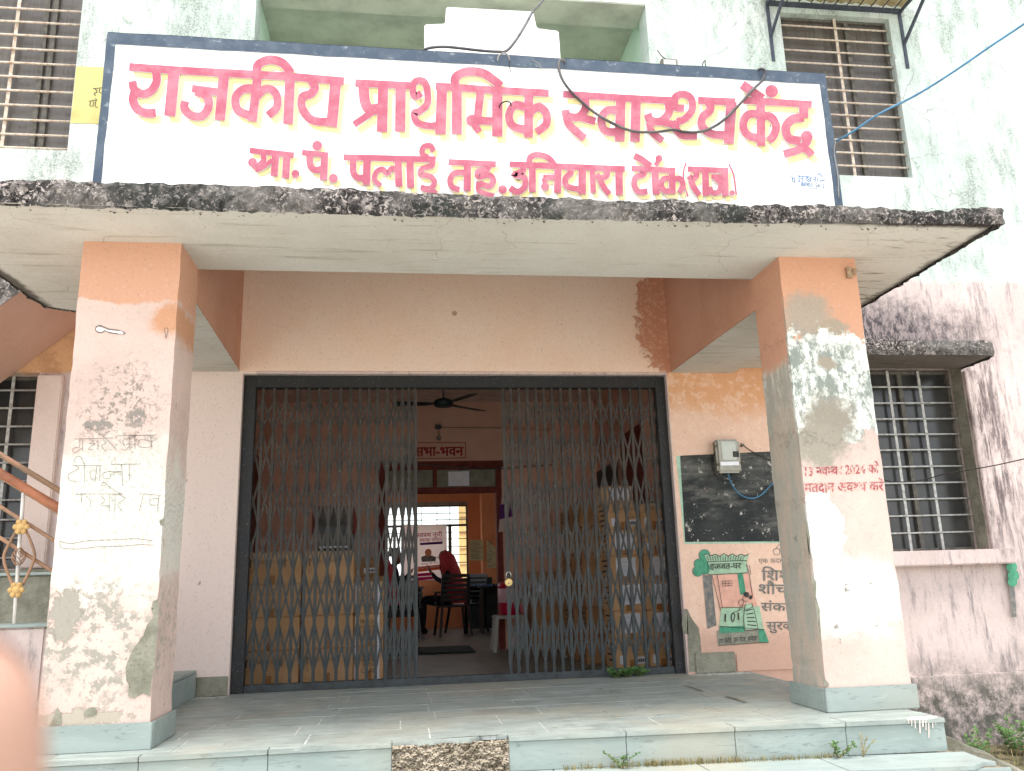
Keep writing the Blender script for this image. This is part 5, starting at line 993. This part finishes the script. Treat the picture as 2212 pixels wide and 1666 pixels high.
# ---- back room furniture
def desk(x0, x1, y0, y1, h, name, label, mat):
    d = empty(name, ((x0+x1)/2, (y0+y1)/2, 0), label, 'table')
    MB().box(x0, x1, y0, y1, h-.03, h).build('table_top', mat, d, .004); MB().box(x0+.02, x0+.05, y0+.02, y1-.02, 0.002, h-.031).build('side_panel', mat, d); MB().box(x1-.05, x1-.02, y0+.02, y1-.02, .002, h-.031).build('side_panel', mat, d); MB().box(x0+.051, x1-.051, y1-.06, y1-.04, .25, h-.031).build('modesty_panel', mat, d); return d
xa = un(1036, 1300, 'y', 8.6).x; desk(xa, xa+.95, 8.4, 9.0, .70, 'office_desk', 'dark green steel desk at the right of the back room', MAT['cabinet'])
MB_ = MB(); x_ = un(1014, 1250, 'y', 9.9).x; cb_ = empty('steel_cabinet', (x_+.3, 10.0, 0), 'dark steel cabinet under the poster beside the back window', 'cabinet'); MB().box(x_, un(1063, 1250, 'y', 9.9).x, 9.9, 10.2, .002, un(1040, 1247, 'y', 9.9).z).build('cabinet_body', MAT['cabinet'], cb_, .006); MB().box(x_+.02, x_+.03, 9.885, 9.899, .4, .5).build('handle', MAT['steel'], cb_)
bs = MB(); c = Vector((xa+.02, 8.62, .715)); n = 14
bs.add([(xa-.10+.40*i/n, 8.45+.3*j/8, .702+.05*abs(mnoise.noise(Vector((i*.5, j*.6, 1))))) for j in range(9) for i in range(n+1)], [(j*(n+1)+i, j*(n+1)+i+1, (j+1)*(n+1)+i+1, (j+1)*(n+1)+i) for j in range(8) for i in range(n)], True)
tag(bs.build('plastic_sheet', MAT['blue_cloth']), 'crumpled bright blue plastic sheet on the left end of the steel desk', 'plastic sheet')
pp = MB()
for i in range(4): pp.prism([(xa+.34+i*.012, 8.44, .7025+i*.004), (xa+.62+i*.01, 8.42, .7025+i*.004), (xa+.66, 8.66, .7025+i*.004), (xa+.38, 8.68, .7025+i*.004)], (0, 0, .003))
tag(tag(pp.build('paper_stack', MAT['paper']), 'loose white papers on the steel desk beside the blue sheet', 'papers'), kind='stuff')
desk(-1.35, -.12, 8.45, 9.35, .72, 'meeting_table', 'dark table behind the left gate leaf where the two people sit', MAT['black_plastic'])
def chair(x, y, rot, label):
    c = empty('plastic_chair', (x, y, 0), label, 'chair', 'dark plastic chairs in the back room'); c.rotation_euler = (0, 0, rot); M = MAT['black_plastic']
    def L(mb, name, bev=0): o = link(name, mb.mesh(name, M, bev)); o.parent = c; return o
    L(MB().box(-.21, .21, -.20, .20, .41, .435), 'seat', .008)
    for sx in (-1, 1):
        for sy in (-1, 1): L(MB().bar((sx*.19, sy*.18, .41), (sx*.235, sy*.24, 0.002), (.018, 0, 0), (0, .013, 0)), 'leg', .003)
        L(MB().bar((sx*.20, -.19, .43), (sx*.19, -.27, .86), (.022, 0, 0), (0, .012, 0)), 'back_post', .003); L(MB().bar((sx*.225, -.20, .63), (sx*.225, .17, .63), (.020, 0, 0), (0, 0, .012)), 'armrest', .003); L(MB().bar((sx*.225, .15, .42), (sx*.225, .17, .63), (.016, 0, 0), (0, .012, 0)), 'arm_post', .002)
    for k in range(5): z = .52+k*.068; y_ = -.205-.08*(z-.43)/.43; L(MB().bar((-.18, y_, z), (.18, y_, z), (0, 0, .020), (0, .006, 0)), 'back_slat', .002)
    L(MB().bar((-.20, -.273, .862), (.20, -.273, .862), (0, 0, .026), (0, .01, 0)), 'top_rail', .004); return c
chair(.30, 8.25, math.radians(8), 'dark plastic chair with slatted back nearest the camera, behind the seated woman'); chair(.56, 8.95, math.radians(40), 'dark plastic chair turned sideways between the woman and the steel desk'); chair(-.42, 7.9, math.radians(180), 'dark plastic chair at the table half hidden by the left gate leaf')
# ---- people
def figure(name, joints, edges, mat, parent, sub=2, root=0):
    me = bpy.data.meshes.new(name); me.from_pydata([j[:3] for j in joints], edges, []); o = bpy.data.objects.new(name, me); COL.objects.link(o)
    sk = o.modifiers.new('skin', 'SKIN'); sk.use_smooth_shade = True
    for v, j in zip(me.skin_vertices[0].data, joints): v.radius = (j[3], j[4] if len(j) > 4 else j[3])
    for i, v in enumerate(me.skin_vertices[0].data): v.use_root = i == root
    o.modifiers.new('sub', 'SUBSURF').levels = sub; o.modifiers['sub'].render_levels = sub
    m2 = bpy.data.meshes.new_from_object(o.evaluated_get(bpy.context.evaluated_depsgraph_get())); bpy.data.objects.remove(o); m2.name = name
    m2.materials.clear(); m2.materials.append(mat); o = link(name, m2, parent); return o
def seated(px, py, face, label, veil=True, phone=True):
    """seated person facing direction 'face' (radians about z, 0 = -X)"""
    P = empty('person', (px, py, 0), label, 'person'); c_, s_ = math.cos(face), math.sin(face)
    def T(x, y, z, *r): return (px-x*c_-(-y)*s_*1, py-x*s_-y*c_ if False else py+y*c_-x*s_, z, *r)
    J_ = [T(0, 0, .50, .13, .15), T(-.02, 0, .66, .12, .13), T(-.01, 0, .84, .12, .15), T(.02, 0, .96, .08, .13), T(.03, 0, 1.02, .045), T(.05, 0, 1.08, .05), T(.055, 0, 1.16, .085, .075), T(.055, 0, 1.22, .06, .055),
          T(.02, .17, .94, .05), T(.06, .20, .76, .045), T(.20, .12, .84, .035), T(.27, .08, .93, .025), T(.02, -.17, .94, .05), T(.06, -.20, .76, .045), T(.20, -.10, .83, .035), T(.26, -.04, .90, .025),
          T(.02, .10, .49, .10), T(.40, .12, .52, .075), T(.44, .12, .12, .055), T(.52, .12, .05, .04), T(.02, -.10, .49, .10), T(.40, -.12, .52, .075), T(.42, -.12, .12, .055), T(.50, -.12, .05, .04)]
    E_2 = [(0, 1), (1, 2), (2, 3), (3, 4), (4, 5), (5, 6), (6, 7), (3, 8), (8, 9), (9, 10), (10, 11), (3, 12), (12, 13), (13, 14), (14, 15), (0, 16), (16, 17), (17, 18), (18, 19), (0, 20), (20, 21), (21, 22), (22, 23)]
    b = figure('body', J_, E_2, MAT['navy_cloth'], P)
    hd_ = MB(); hc = Vector(T(.085, 0, 1.155)[:3]); hd_.add([hc+Vector((.075*math.cos(a)*math.cos(e), .066*math.sin(a)*math.cos(e), .098*math.sin(e))) for e in [-1.3+.37*k for k in range(8)] for a in [j*math.pi/8 for j in range(16)]], [(r*16+j, r*16+(j+1) % 16, (r+1)*16+(j+1) % 16, (r+1)*16+j) for r in range(7) for j in range(16)], True)
    n1_ = Vector(T(.165, 0, 1.15)[:3]); hd_.add([n1_+Vector((0, 0, .02)), n1_+Vector((0, .012, -.012)), n1_+Vector((0, -.012, -.012)), Vector(T(.18, 0, 1.142)[:3])], [(0, 1, 3), (1, 2, 3), (2, 0, 3)]); hd_.build('face', MAT['skin'], P)
    if veil:
        vm = MB(); N1, N2 = 16, 14; vs_ = []
        for i in range(N1+1):
            u = i/N1; zc = 1.265-.80*u; back = -.05-.10*math.sin(min(1, u*1.6)*1.5)-.02*u
            for j in range(N2+1):
                a = math.radians(40+280*j/N2); rx = .10+.07*min(1, u*2.5); ry = .085+.12*min(1, u*3) if u > .02 else .03
                if u < .12: rx *= math.sqrt(u/.12)*.98+.02; ry = .09*(math.sqrt(u/.12)*.98+.02)
                fold = .008*math.sin(j*2.3+u*6); vs_.append(T(.05+back*u+rx*math.cos(a)+fold, ry*math.sin(a), zc)[:3])
        vm.add(vs_, [(i*(N2+1)+j, (i+1)*(N2+1)+j, (i+1)*(N2+1)+j+1, i*(N2+1)+j+1) for i in range(N1) for j in range(N2)], True); vm.build('veil', MAT['maroon'], P)
    for sgn_, w_ in ((1, 11), (-1, 15)):
        q = Vector(J_[w_][:3]); 
        for f_ in range(4): 
            e = Vector(T(.045, 0, .02)[:3])-Vector(T(0, 0, 0)[:3]); MB().tube([q+Vector((0, (f_-1.5)*.014, 0)), q+e*.7+Vector((0, (f_-1.5)*.013, .012)), q+e*(1.25-.1*abs(f_-1.5))+Vector((0, (f_-1.5)*.011, .035))], [.008, .007, .005], 6).build('finger', MAT['skin'], P)
        MB().tube([q+Vector((0, .02*sgn_, 0)), q+Vector((0, .03*sgn_, .022)), q+e*.8+Vector((0, .018*sgn_, .034))], [.009, .008, .006], 6).build('thumb', MAT['skin'], P)
    return P, T
P1, T1 = seated(.27, 8.55, 0, 'woman in dark clothes and a long maroon veil seated in profile, looking at a phone')
q = Vector(T1(.31, .02, .985)[:3]); tag(MB().bar(q+Vector((.035, 0, -.05)), q+Vector((-.035, 0, .06)), (0, .036, 0), (.005, 0, .003)).build('phone', MAT['black_plastic'], None, .004), 'dark mobile phone held in front of the seated woman', 'phone')
P2, T2 = seated(-.60, 8.25, math.pi, 'seated person in dark clothes half hidden behind the left gate leaf, facing the woman', veil=False)
P3, T3 = seated(-.74, 8.0, 0, 'veiled person in dark red seated far left behind the gate bars'); 
cb2 = MB(); hc = Vector(T2(.03, 0, 1.22)[:3]); cb2.add([hc+Vector((.095*math.cos(a)*math.cos(e), .085*math.sin(a)*math.cos(e), .08*math.sin(e))) for e in [-.5+.3*k for k in range(8)] for a in [j*math.pi/8 for j in range(16)]], [(r*16+j, r*16+(j+1) % 16, (r+1)*16+(j+1) % 16, (r+1)*16+j) for r in range(7) for j in range(16)], True); cb2.build('hair', MAT['navy_cloth'], P2)
# ================================================================== CARTONS
def carton(x0, x1, y0, y1, z0, z1, label, group, mat='card', front=None, side=False, seed=0):
    o = MB().box(x0, x1, y0, y1, z0, z1).build('carton', MAT[mat], None, .006); tag(o, label, 'carton', group)
    r = random.Random(seed); w_ = x1-x0; h_ = z1-z0; xm = (x0+x1)/2; f2 = lambda a, b: Vector((x0+w_*a, y0, z1-h_*b))
    MB().quad((xm-.025, y0-.0012, z0), (xm+.025, y0-.0012, z0), (xm+.025, y0-.0012, z0+.07), (xm-.025, y0-.0012, z0+.07)).build('tape', MAT['tape'], o)
    if front == 'paper':
        a = .16+r.uniform(0, .1); bq = a+.62; t = r.uniform(-.02, .02); sh = MB().poly([f2(a, .10+t), f2(bq, .10-t), f2(bq, .78-t), f2(a, .80+t)][::1]); p = sh.build('paper_sheet', MAT['paper'], o)
        for v in p.data.vertices: v.co.y -= .004
        strokes('printed_lines', [(.006, ((a+.06+(0 if k > 2 else .12), .18+k*.05), (bq-.05-r.uniform(0, .25), .18+k*.05)), 'l') for k in range(10) if k != 3], lambda A, B: f2(A, B)+Vector((0, -.004, 0)), MAT['print'], p, .001)
    elif front == 'label':
        mb = MB(); mb.poly([f2(.12, .55), f2(.30, .55), f2(.30, .85), f2(.12, .85)]); l_ = mb.build('shipping_label', MAT['paper'], o); 
        mb = MB(); mb.poly([f2(.62, .62), f2(.92, .60), f2(.92, .84), f2(.62, .86)]); l2 = mb.build('shipping_label', MAT['paper'], o)
        for q in (l_, l2):
            for v in q.data.vertices: v.co.y -= .003
        strokes('barcode', [(.008+.008*(k % 3), ((.66+k*.022, .68), (.66+k*.022, .80)), 'l') for k in range(11)], lambda A, B: f2(A, B)+Vector((0, -.003, 0)), MAT['print'], l2, .001)
        strokes('printed_house', [(.016, ((.62, .5), (.74, .36), (.88, .5), (.62, .5)), 'l'), (.014, ((.68, .5), (.68, .58)), 'l'), (.014, ((.82, .5), (.82, .58)), 'l')], f2, MAT['print'], o, .002)
        tf = lambda A, B: f2(A, B); text_px('printed_words', 'STERILIZED', (.10, .36), (.52, .22), .09, tf, MAT['print'], o, .002); text_px('printed_words', '12TC', (.68, .26), (.88, .24), .09, tf, MAT['print'], o, .002)
    elif front == 'arrows':
        tf = lambda A, B: f2(A, B); text_px('printed_words', 'THIS SIDE UP', (.22, .36), (.62, .36), .09, tf, MAT['print'], o, .002)
        strokes('printed_arrows', [(.02, ((.12, .48), (.12, .22)), 'l'), (.016, ((.08, .30), (.12, .22), (.16, .30)), 'l'), (.02, ((.72, .48), (.72, .22)), 'l'), (.016, ((.68, .30), (.72, .22), (.76, .30)), 'l'), (.012, ((.08, .56), (.16, .56)), 'l'), (.012, ((.09, .60), (.12, .68), (.15, .60)), 'l')], tf, MAT['print'], o, .002)
    elif front == 'care':
        tf = lambda A, B: f2(A, B); text_px('printed_words', 'FRAGILE', (.2, .30), (.8, .30), .12, tf, MAT['print'], o, .002); text_px('printed_words', 'HANDLE', (.2, .46), (.8, .46), .11, tf, MAT['print'], o, .002); text_px('printed_words', 'WITH', (.3, .62), (.7, .62), .11, tf, MAT['print'], o, .002); text_px('printed_words', 'CARE', (.25, .80), (.75, .80), .13, tf, MAT['print'], o, .002)
        MB().box(x0+.01, x0+.03, y0-.004, y0-.001, z0, z1).build('white_strap', MAT['paper'], o); MB().box(x1-.05, x1-.03, y0-.004, y0-.001, z0, z1).build('white_strap', MAT['paper'], o)
    if side:
        for k in range(4): MB().box(x0-.002, x0-.0005, y0+.06, y1-.08-.05*(k % 2), z1-.05-k*.045, z1-.035-k*.045).build('printed_line', MAT['print'], o)
    return o
place = ['on the floor', 'second from the floor', 'third from the floor', 'fourth from the floor', 'fifth from the floor', 'sixth from the floor', 'seventh from the floor']
RX = [(1.36, 1.645), (1.66, 1.90)]; RZ = [0.003, .243, .478, .72, .95, 1.165, 1.395][:7]
kinds = {0: 'label', 1: 'paper', 2: 'paper', 3: 'paper', 4: 'paper', 5: 'label'}
desc = {'label': 'with barcode', 'paper': 'with white typed sheet', 'arrows': 'with side up arrows', 'care': 'with white straps', None: 'without print'}
for c, (x0, x1) in enumerate(RX):
    for k in range(6):
        fr_k = kinds[k] if not (c == 1 and k == 4) else 'label'; lean = random.uniform(-.008, .008)
        carton(x0+lean, x1+lean, 2.64+random.uniform(-.01, .01), 3.02, RZ[k], RZ[k+1]-.003, f'carton {desc[fr_k]}, {place[k]}, in the {"column by the right jamb" if c else "front stack beside that column"}', 'cartons stacked inside the right gate leaf', front=fr_k, side=c == 0, seed=k+c*9)
carton(1.33, 1.62, 2.72, 3.0, 1.398, 1.56, 'small brown carton with a white sheet lying on top of the front right stack', 'cartons stacked inside the right gate leaf', front='paper', seed=77)
for r_, (y0, y1, x0) in enumerate(((3.14, 3.50, 1.22), (3.54, 3.90, 1.20), (3.94, 4.30, 1.24))):
    for k in range(6):
        z0 = .003+k*.245; carton(x0+random.uniform(-.012, .012), x0+.42, y0, y1, z0, z0+.241, f'dark carton with printed side, {place[k]}, {["first", "second", "third"][r_]} row behind the right stacks', 'cartons stacked along the right wall of the hall', mat='card_dark', side=True, seed=k)
for i, (x0, z0, h_) in enumerate(((.98, .003, .30), (.98, .306, .28), (1.42, .003, .32), (1.42, .326, .30), (.99, .589, .26))):
    c_ = carton(x0, x0+.40, 4.86, 5.24, z0, z0+h_, f'{["brown carton on the floor against the hall back wall beside the stool", "brown carton second up beside the water cooler", "brown carton on the floor in the right back corner", "brown carton second up in the right back corner", "brown carton with two white labels on top of the pile right of the cooler"][i]}', 'cartons at the back of the hall', mat='card_dark', front='label' if i > 2 else None, seed=i+40)
LX = [(-1.735, -1.275), (-1.255, -.845), (-.835, -.60)]
lk = [['arrows', 'arrows', 'care'], [None, None, 'care'], [None, 'arrows', 'care'], ['arrows', 'arrows', None]]
cn = ['column by the left jamb', 'middle column', 'narrow right column']
for c, (x0, x1) in enumerate(LX):
    for k in range(4 if c < 2 else 3):
        z0 = .003+k*.262; carton(x0+random.uniform(-.006, .006), x1, 2.62+.05*c+random.uniform(-.015, .015), 2.98+.05*c, z0, z0+.258, f'carton {desc[lk[k][c]]}, {place[k]}, {cn[c]}, left leaf', 'cartons stacked inside the left gate leaf', front=lk[k][c], seed=k+c*5+20, mat='card')
for i, (x0, x1, y0, z0, z1) in enumerate(((-1.05, -.62, 3.5, .003, .30), (-1.05, -.62, 3.5, .303, .60), (-1.02, -.60, 3.52, .603, .84), (-1.03, -.66, 3.52, .843, 1.03))):
    carton(x0, x1, y0, y0+.36, z0, z1, f'darker brown carton {place[i]} in the pile deeper in the hall', 'dark cartons deeper in the hall at the left', mat='card_dark', front='label' if i == 3 else None, seed=i+60)
# printer on the left cartons
pr = empty('printer', (-1.05, 2.85, 1.055), 'grey office printer standing on the top cartons inside the left gate leaf', 'printer')
MB().box(-1.18, -.86, 2.74, 3.0, 1.056, 1.20).build('printer_body', MAT['casement'], pr, .01); MB().box(-1.16, -.88, 2.76, 2.98, 1.201, 1.26).build('scanner_lid', MAT['black_plastic'], pr, .008); MB().box(-1.14, -.90, 2.68, 2.739, 1.075, 1.085).build('paper_tray', MAT['paper'], pr)
o = MB().bar((-1.20, 3.12, 1.056), (-1.16, 3.2, 1.45), (0, 0, 0), (0, .004, 0)).v
bx_ = empty('picture_frame', (-1.0, 3.1, 1.07), 'dark framed board leaning behind the printer on the cartons', 'frame'); MB().box(-1.24, -.84, 3.05, 3.07, 1.20, 1.46).build('frame_board', MAT['door_frame'], bx_, .004); MB().box(-1.20, -.88, 3.046, 3.049, 1.23, 1.43).build('frame_picture', MAT['casement'], bx_)
# white banner hanging at the right jamb of the inner door
hb = empty('white_flag_banner', un(*K5(1620, 1100), 'y', HY-.12), 'white banner with a purple printed block hanging at the right of the inner doorway', 'banner'); F5 = onY(K5, HY-.12)
mb = MB(); g4 = [F5(1590, 760), F5(2170, 800), F5(2180, 1250), F5(1540, 1330)]; N = 16; vs_ = []
for i in range(N+1):
    for j in range(9): u, v = i/N, j/8; p = g4[0].lerp(g4[1], u).lerp(g4[3].lerp(g4[2], u), v); p.y += .03*math.sin(u*14+v*2); vs_.append(p)
mb.add(vs_, [(i*9+j, (i+1)*9+j, (i+1)*9+j+1, i*9+j+1) for i in range(N) for j in range(8)], True); mb.build('banner_cloth', MAT['banner'], hb)
MB().poly([onY(K5, HY-.165)(*q) for q in ((1552, 985), (1720, 960), (1722, 1130), (1545, 1170))]).build('printed_block', MAT['purple'], hb)
# dim tube: none lit
# ================================================================== PLANTS
def tuft(n, box, h, mat, name, label, cat, kind='stuff', seed=1, wd=.003, lean=.6, zf=None):
    r = random.Random(seed); mb = MB()
    for i in range(n):
        x, y = r.uniform(box[0], box[1]), r.uniform(box[2], box[3]); z = zf(x, y) if zf else box[4]; y = edgeY(x)-.012-r.uniform(0, .03)*r.random() if not zf else y; L = h*r.uniform(.35, 1); a = r.uniform(0, 6.28); ln = lean*r.uniform(.2, 1)
        d = Vector((math.cos(a), math.sin(a), 0)); s_ = Vector((-d.y, d.x, 0))*wd*r.uniform(.6, 1.2); p = Vector((x, y, z-.003)); q = p+Vector((0, 0, L*.6))+d*L*ln*.4; e = p+Vector((0, 0, L*(1-ln*.45)))+d*L*ln
        mb.add([p-s_, p+s_, q+s_*.8, q-s_*.8, e], [(0, 1, 2, 3), (3, 2, 4)])
    o = mb.build(name, MAT[mat]); return tag(o, label, cat, kind=kind)
def leafy(x, y, z, h, n, label, seed, name='weed', spread=.10, leaf=.022, mat='green_leaf'):
    r = random.Random(seed); o = empty(name, (x, y, z), label, 'plant'); sm = MB(); lm = MB()
    for k in range(n):
        a = r.uniform(0, 6.28); L = h*r.uniform(.5, 1); tip = Vector((x+spread*math.cos(a)*r.uniform(.3, 1), y+spread*math.sin(a)*r.uniform(.2, .8), z+L)); mid = Vector((x, y, z)).lerp(tip, .5)+Vector((0, 0, L*.12)); pts = smooth([(x, y, z-.005), mid, tip], 5); sm.tube(pts, [.0022*(1-.7*i/(len(pts)-1)) for i in range(len(pts))], 5)
        for i in range(2, len(pts)):
            for sd_ in (-1, 1):
                b = r.uniform(0, 6.28); d = Vector((math.cos(b), math.sin(b), r.uniform(-.1, .5))).normalized(); s_ = d.orthogonal().normalized(); l_ = leaf*r.uniform(.6, 1.2); p = pts[i]; lm.add([p, p+d*l_*.5+s_*l_*.28, p+d*l_, p+d*l_*.5-s_*l_*.28], [(0, 1, 2, 3)])
    sm.build('stem', MAT['dry_grass'], o); tag(lm.build('leaves', MAT[mat], o), kind='stuff'); return o
tuft(420, (.75, 1.25, -.235, -.225, -.16), .05, 'dry_grass', 'grass', 'dry grass growing in the joint of the first step, left stretch', 'grass', seed=3, wd=.0016)
tuft(260, (1.25, 1.75, -.30, -.27, -.16), .04, 'dry_grass', 'grass', 'dry grass growing in the joint of the first step, right stretch', 'grass', seed=4, wd=.0016)
tuft(320, (.35, .95, -.225, -.215, -.16), .045, 'dry_grass', 'grass', 'sparse dry grass in the step joint beside the rubble', 'grass', seed=8, wd=.0015)
leafy(un(*I_(1080, 1590), 'z', -.16).x, -.335, -.16, .09, 4, 'small green weed sprouting from the step joint near the right pillar', 5)
leafy(un(*I_(1170, 1560), 'z', -.16).x, -.345, -.16, .11, 3, 'thin dry weed stalks beside the small green weed on the step', 6, leaf=.012, mat='dry_grass')
leafy(un(*H_(1770, 1620), 'z', -.16).x, -.275, -.16, .08, 5, 'small green tuft in the step joint right of the rubble', 7, leaf=.018)
g_ = un(*K(2100, 2250, 700)(1450, 1330), 'z', .0)
for i, (dx, n, l_) in enumerate(((-.10, 7, 'green weed lying at the foot of the right gate leaf, left clump'), (.0, 9, 'green weed lying at the foot of the right gate leaf, thickest clump'), (.10, 6, 'green weed at the foot of the right gate leaf, right clump'))):
    leafy(1.30+dx, YF-.02+.01*i, .001, .07, n, l_, 20+i, spread=.13, leaf=.034)
for i, (x, y, h_, n) in enumerate(((3.05, 1.55, .22, 9), (3.35, 1.7, .28, 11), (3.8, 1.5, .24, 10), (4.25, 1.75, .3, 12), (2.75, 1.75, .2, 8), (4.6, 1.3, .25, 9), (3.3, 1.0, .18, 8))):
    leafy(x, y, gz(x, y), h_, n, ['short leafy weed behind the sloping kerb', 'leafy weed at the foot of the stained wall', 'bushy weed under the right window sill', 'tall weed at the foot of the wall at the far right', 'small weed beside the platform end', 'weed near the far right corner of the ground', 'low weed close behind the platform corner'][i], 30+i, spread=.2, leaf=.04)
tuft(1500, (2.45, 5.0, .9, 2.0, 0), .09, 'dry_grass', 'grass', 'patchy grass on the earth below the right wall', 'grass', seed=12, wd=.003, zf=gz)
# sloping kerb at the right end of the steps, rubble stones
kp = [un(2046, 1590, 'y', .55), un(2222, 1667, 'y', .55)]; d = kp[1]-kp[0]
ke = empty('sloping_kerb', kp[0], 'sloping broken concrete kerb running down from the right end of the steps', 'kerb')
mb = MB(); A, B = kp[0]-d*.12, kp[1]+d*.8; N = 40; vs_ = []
for i in range(N+1):
    p = A.lerp(B, i/N); 
    for k, (dy, dz) in enumerate(((-.05, -.45), (-.045, -.02), (0, 0), (.10, .005), (.14, -.05), (.14, -.45))): q = Vector((p.x, p.y+dy, p.z+dz)); vs_.append(q+Vector((0, .012*mnoise.noise(q*6), .018*mnoise.noise(q*9+Vector((4, 0, 0))))))
mb.add(vs_, [(i*6+k, (i+1)*6+k, (i+1)*6+k+1, i*6+k+1) for i in range(N) for k in range(5)]); mb.build('kerb_body', MAT['cement'], ke)
def rock(x, y, z, s_, label, seed):
    mb = MB(); r = random.Random(seed); vs_ = []
    for e in [-1.4+.4*k for k in range(8)]:
        for a in [j*math.pi/6 for j in range(12)]:
            v = Vector((math.cos(a)*math.cos(e)*1.2, math.sin(a)*math.cos(e), math.sin(e)*.7)); v *= s_*(1+.35*mnoise.noise(v*1.7+Vector((seed, 0, 0)))); vs_.append((x+v.x, y+v.y, z+v.z))
    mb.add(vs_, [(r_*12+j, r_*12+(j+1) % 12, (r_+1)*12+(j+1) % 12, (r_+1)*12+j) for r_ in range(7) for j in range(12)]+[tuple(range(12))[::-1], tuple(range(84, 96))]); tag(mb.build('stone', MAT['soil']), label, 'stone')
rock(2.46, -.42, -.27, .07, 'rough stone wedged under the broken corner of the step', 1); rock(2.53, -.30, -.36, .10, 'larger rough stone below the broken corner of the step', 2); rock(2.62, -.05, -.40, .09, 'stone lying between the steps and the sloping kerb', 3); rock(2.70, .3, -.45, .11, 'stone half buried behind the step corner', 4)
mb = MB(); mb.box(2.36, 3.2, -.35, 1.9, -.85, -.38); 
rs = []; NX, NY = 20, 40
rs = MB(); rs.add([(2.31+1.3*i/NX, -.6+2.5*j/NY, -.22-.36*(i/NX)**.7+.05*mnoise.noise(Vector((i*.5, j*.4, 0)))+.03*mnoise.noise(Vector((i*1.3, j*1.1, 3)))-(0 if j > 12 else .10*(12-j)/12)) for j in range(NY+1) for i in range(NX+1)], [(j*(NX+1)+i, j*(NX+1)+i+1, (j+1)*(NX+1)+i+1, (j+1)*(NX+1)+i) for j in range(NY) for i in range(NX)], True)
tag(rs.build('earth_bank', MAT['soil']), kind='structure')

# ================================================================== FINGERTIP close to the lens
fg = empty('finger', CAM+FW*.06-RT*.055-UP*.03, 'blurred fingertip covering the lower left corner of the view', 'finger')
def cs(px, py, t): return CAM+(FW+RT*((px-1106)/FPX)-UP*((py-833)/FPX))*t
base, tip = cs(-210, 2250, .062), cs(-150, 1560, .060); ax = (tip-base).normalized(); sx = ax.cross(FW).normalized(); sy = ax.cross(sx)
mb = MB(); R0 = .0082; prof = [(0, 1.08), (.2, 1.05), (.4, 1.03), (.6, 1.0), (.75, .96), (.86, .86), (.93, .70), (.975, .48), (1.0, .18)]; Lf = (tip-base).length+.006; vs_ = []; n = 24
for t, r in prof:
    c = base+ax*Lf*t
    for k in range(n): a = 2*math.pi*k/n; vs_.append(c+sx*R0*r*math.cos(a)+sy*R0*.86*r*math.sin(a))
mb.add(vs_, [(i*n+k, i*n+(k+1) % n, (i+1)*n+(k+1) % n, (i+1)*n+k) for i in range(len(prof)-1) for k in range(n)]+[tuple(range(n))[::-1], tuple((len(prof)-1)*n+k for k in range(n))], True)
skm = M_('finger skin', .5); skm.col((178, 140, 122)); skm.b.inputs['Subsurface Weight'].default_value = .2; skm.b.inputs['Subsurface Radius'].default_value = (.004, .0015, .001); mb.build('fingertip', skm.m, fg)
nl = MB(); vs_ = []
for i in range(7):
    for j in range(7): u, v = (j-3)/3, i/6; a = math.radians(90+38*u)*(-1); c = base+ax*Lf*(.80+.17*v); r = R0*(.98-.35*v*v); vs_.append(c+sx*r*math.cos(a)*.9+sy*r*.9*math.sin(a))
nl.add(vs_, [(i*7+j, i*7+j+1, (i+1)*7+j+1, (i+1)*7+j) for i in range(6) for j in range(6)], True); nl.build('fingernail', simple('nail', (232, 184, 166), .3), fg)

fz0 = lambda a, b: un(*I_(a, b), 'z', .0032)
for i, q in enumerate((((60, 1118), (78, 1118), (198, 1155), (180, 1158)), ((330, 1188), (350, 1186), (470, 1222), (448, 1228)))):
    MB().poly([fz0(*p_) for p_ in q]).build('open_joint', MAT['cement'], pf)
q = un(*H_(1440, 945), 'z', .004); tag(MB().poly([q+Vector((-.03, -.01, 0)), q+Vector((.0, -.03, .012)), q+Vector((.035, .01, .0)), q+Vector((.0, .035, .02))]).build('paper_scrap', MAT['paper']), 'white scrap of paper on the hall floor behind the right gate leaf', 'paper')
rd = random.Random(21); db = MB()
for i in range(150):
    x, y = rd.uniform(-1.9, 2.2), rd.uniform(-.1, 2.0); s_ = rd.uniform(.002, .006); a = rd.uniform(0, 6.28); d = Vector((math.cos(a), math.sin(a), 0))*s_*rd.uniform(1, 3); e = Vector((-d.y, d.x, 0))*.4; p_ = Vector((x, y, .003))
    db.add([p_-d, p_+e, p_+d, p_-e, p_+Vector((0, 0, s_*.6))], [(0, 1, 4), (1, 2, 4), (2, 3, 4), (3, 0, 4)])
tag(db.build('floor_litter', MAT['soil']), 'crumbs of plaster and dry leaf scattered over the porch floor', 'litter', kind='stuff')
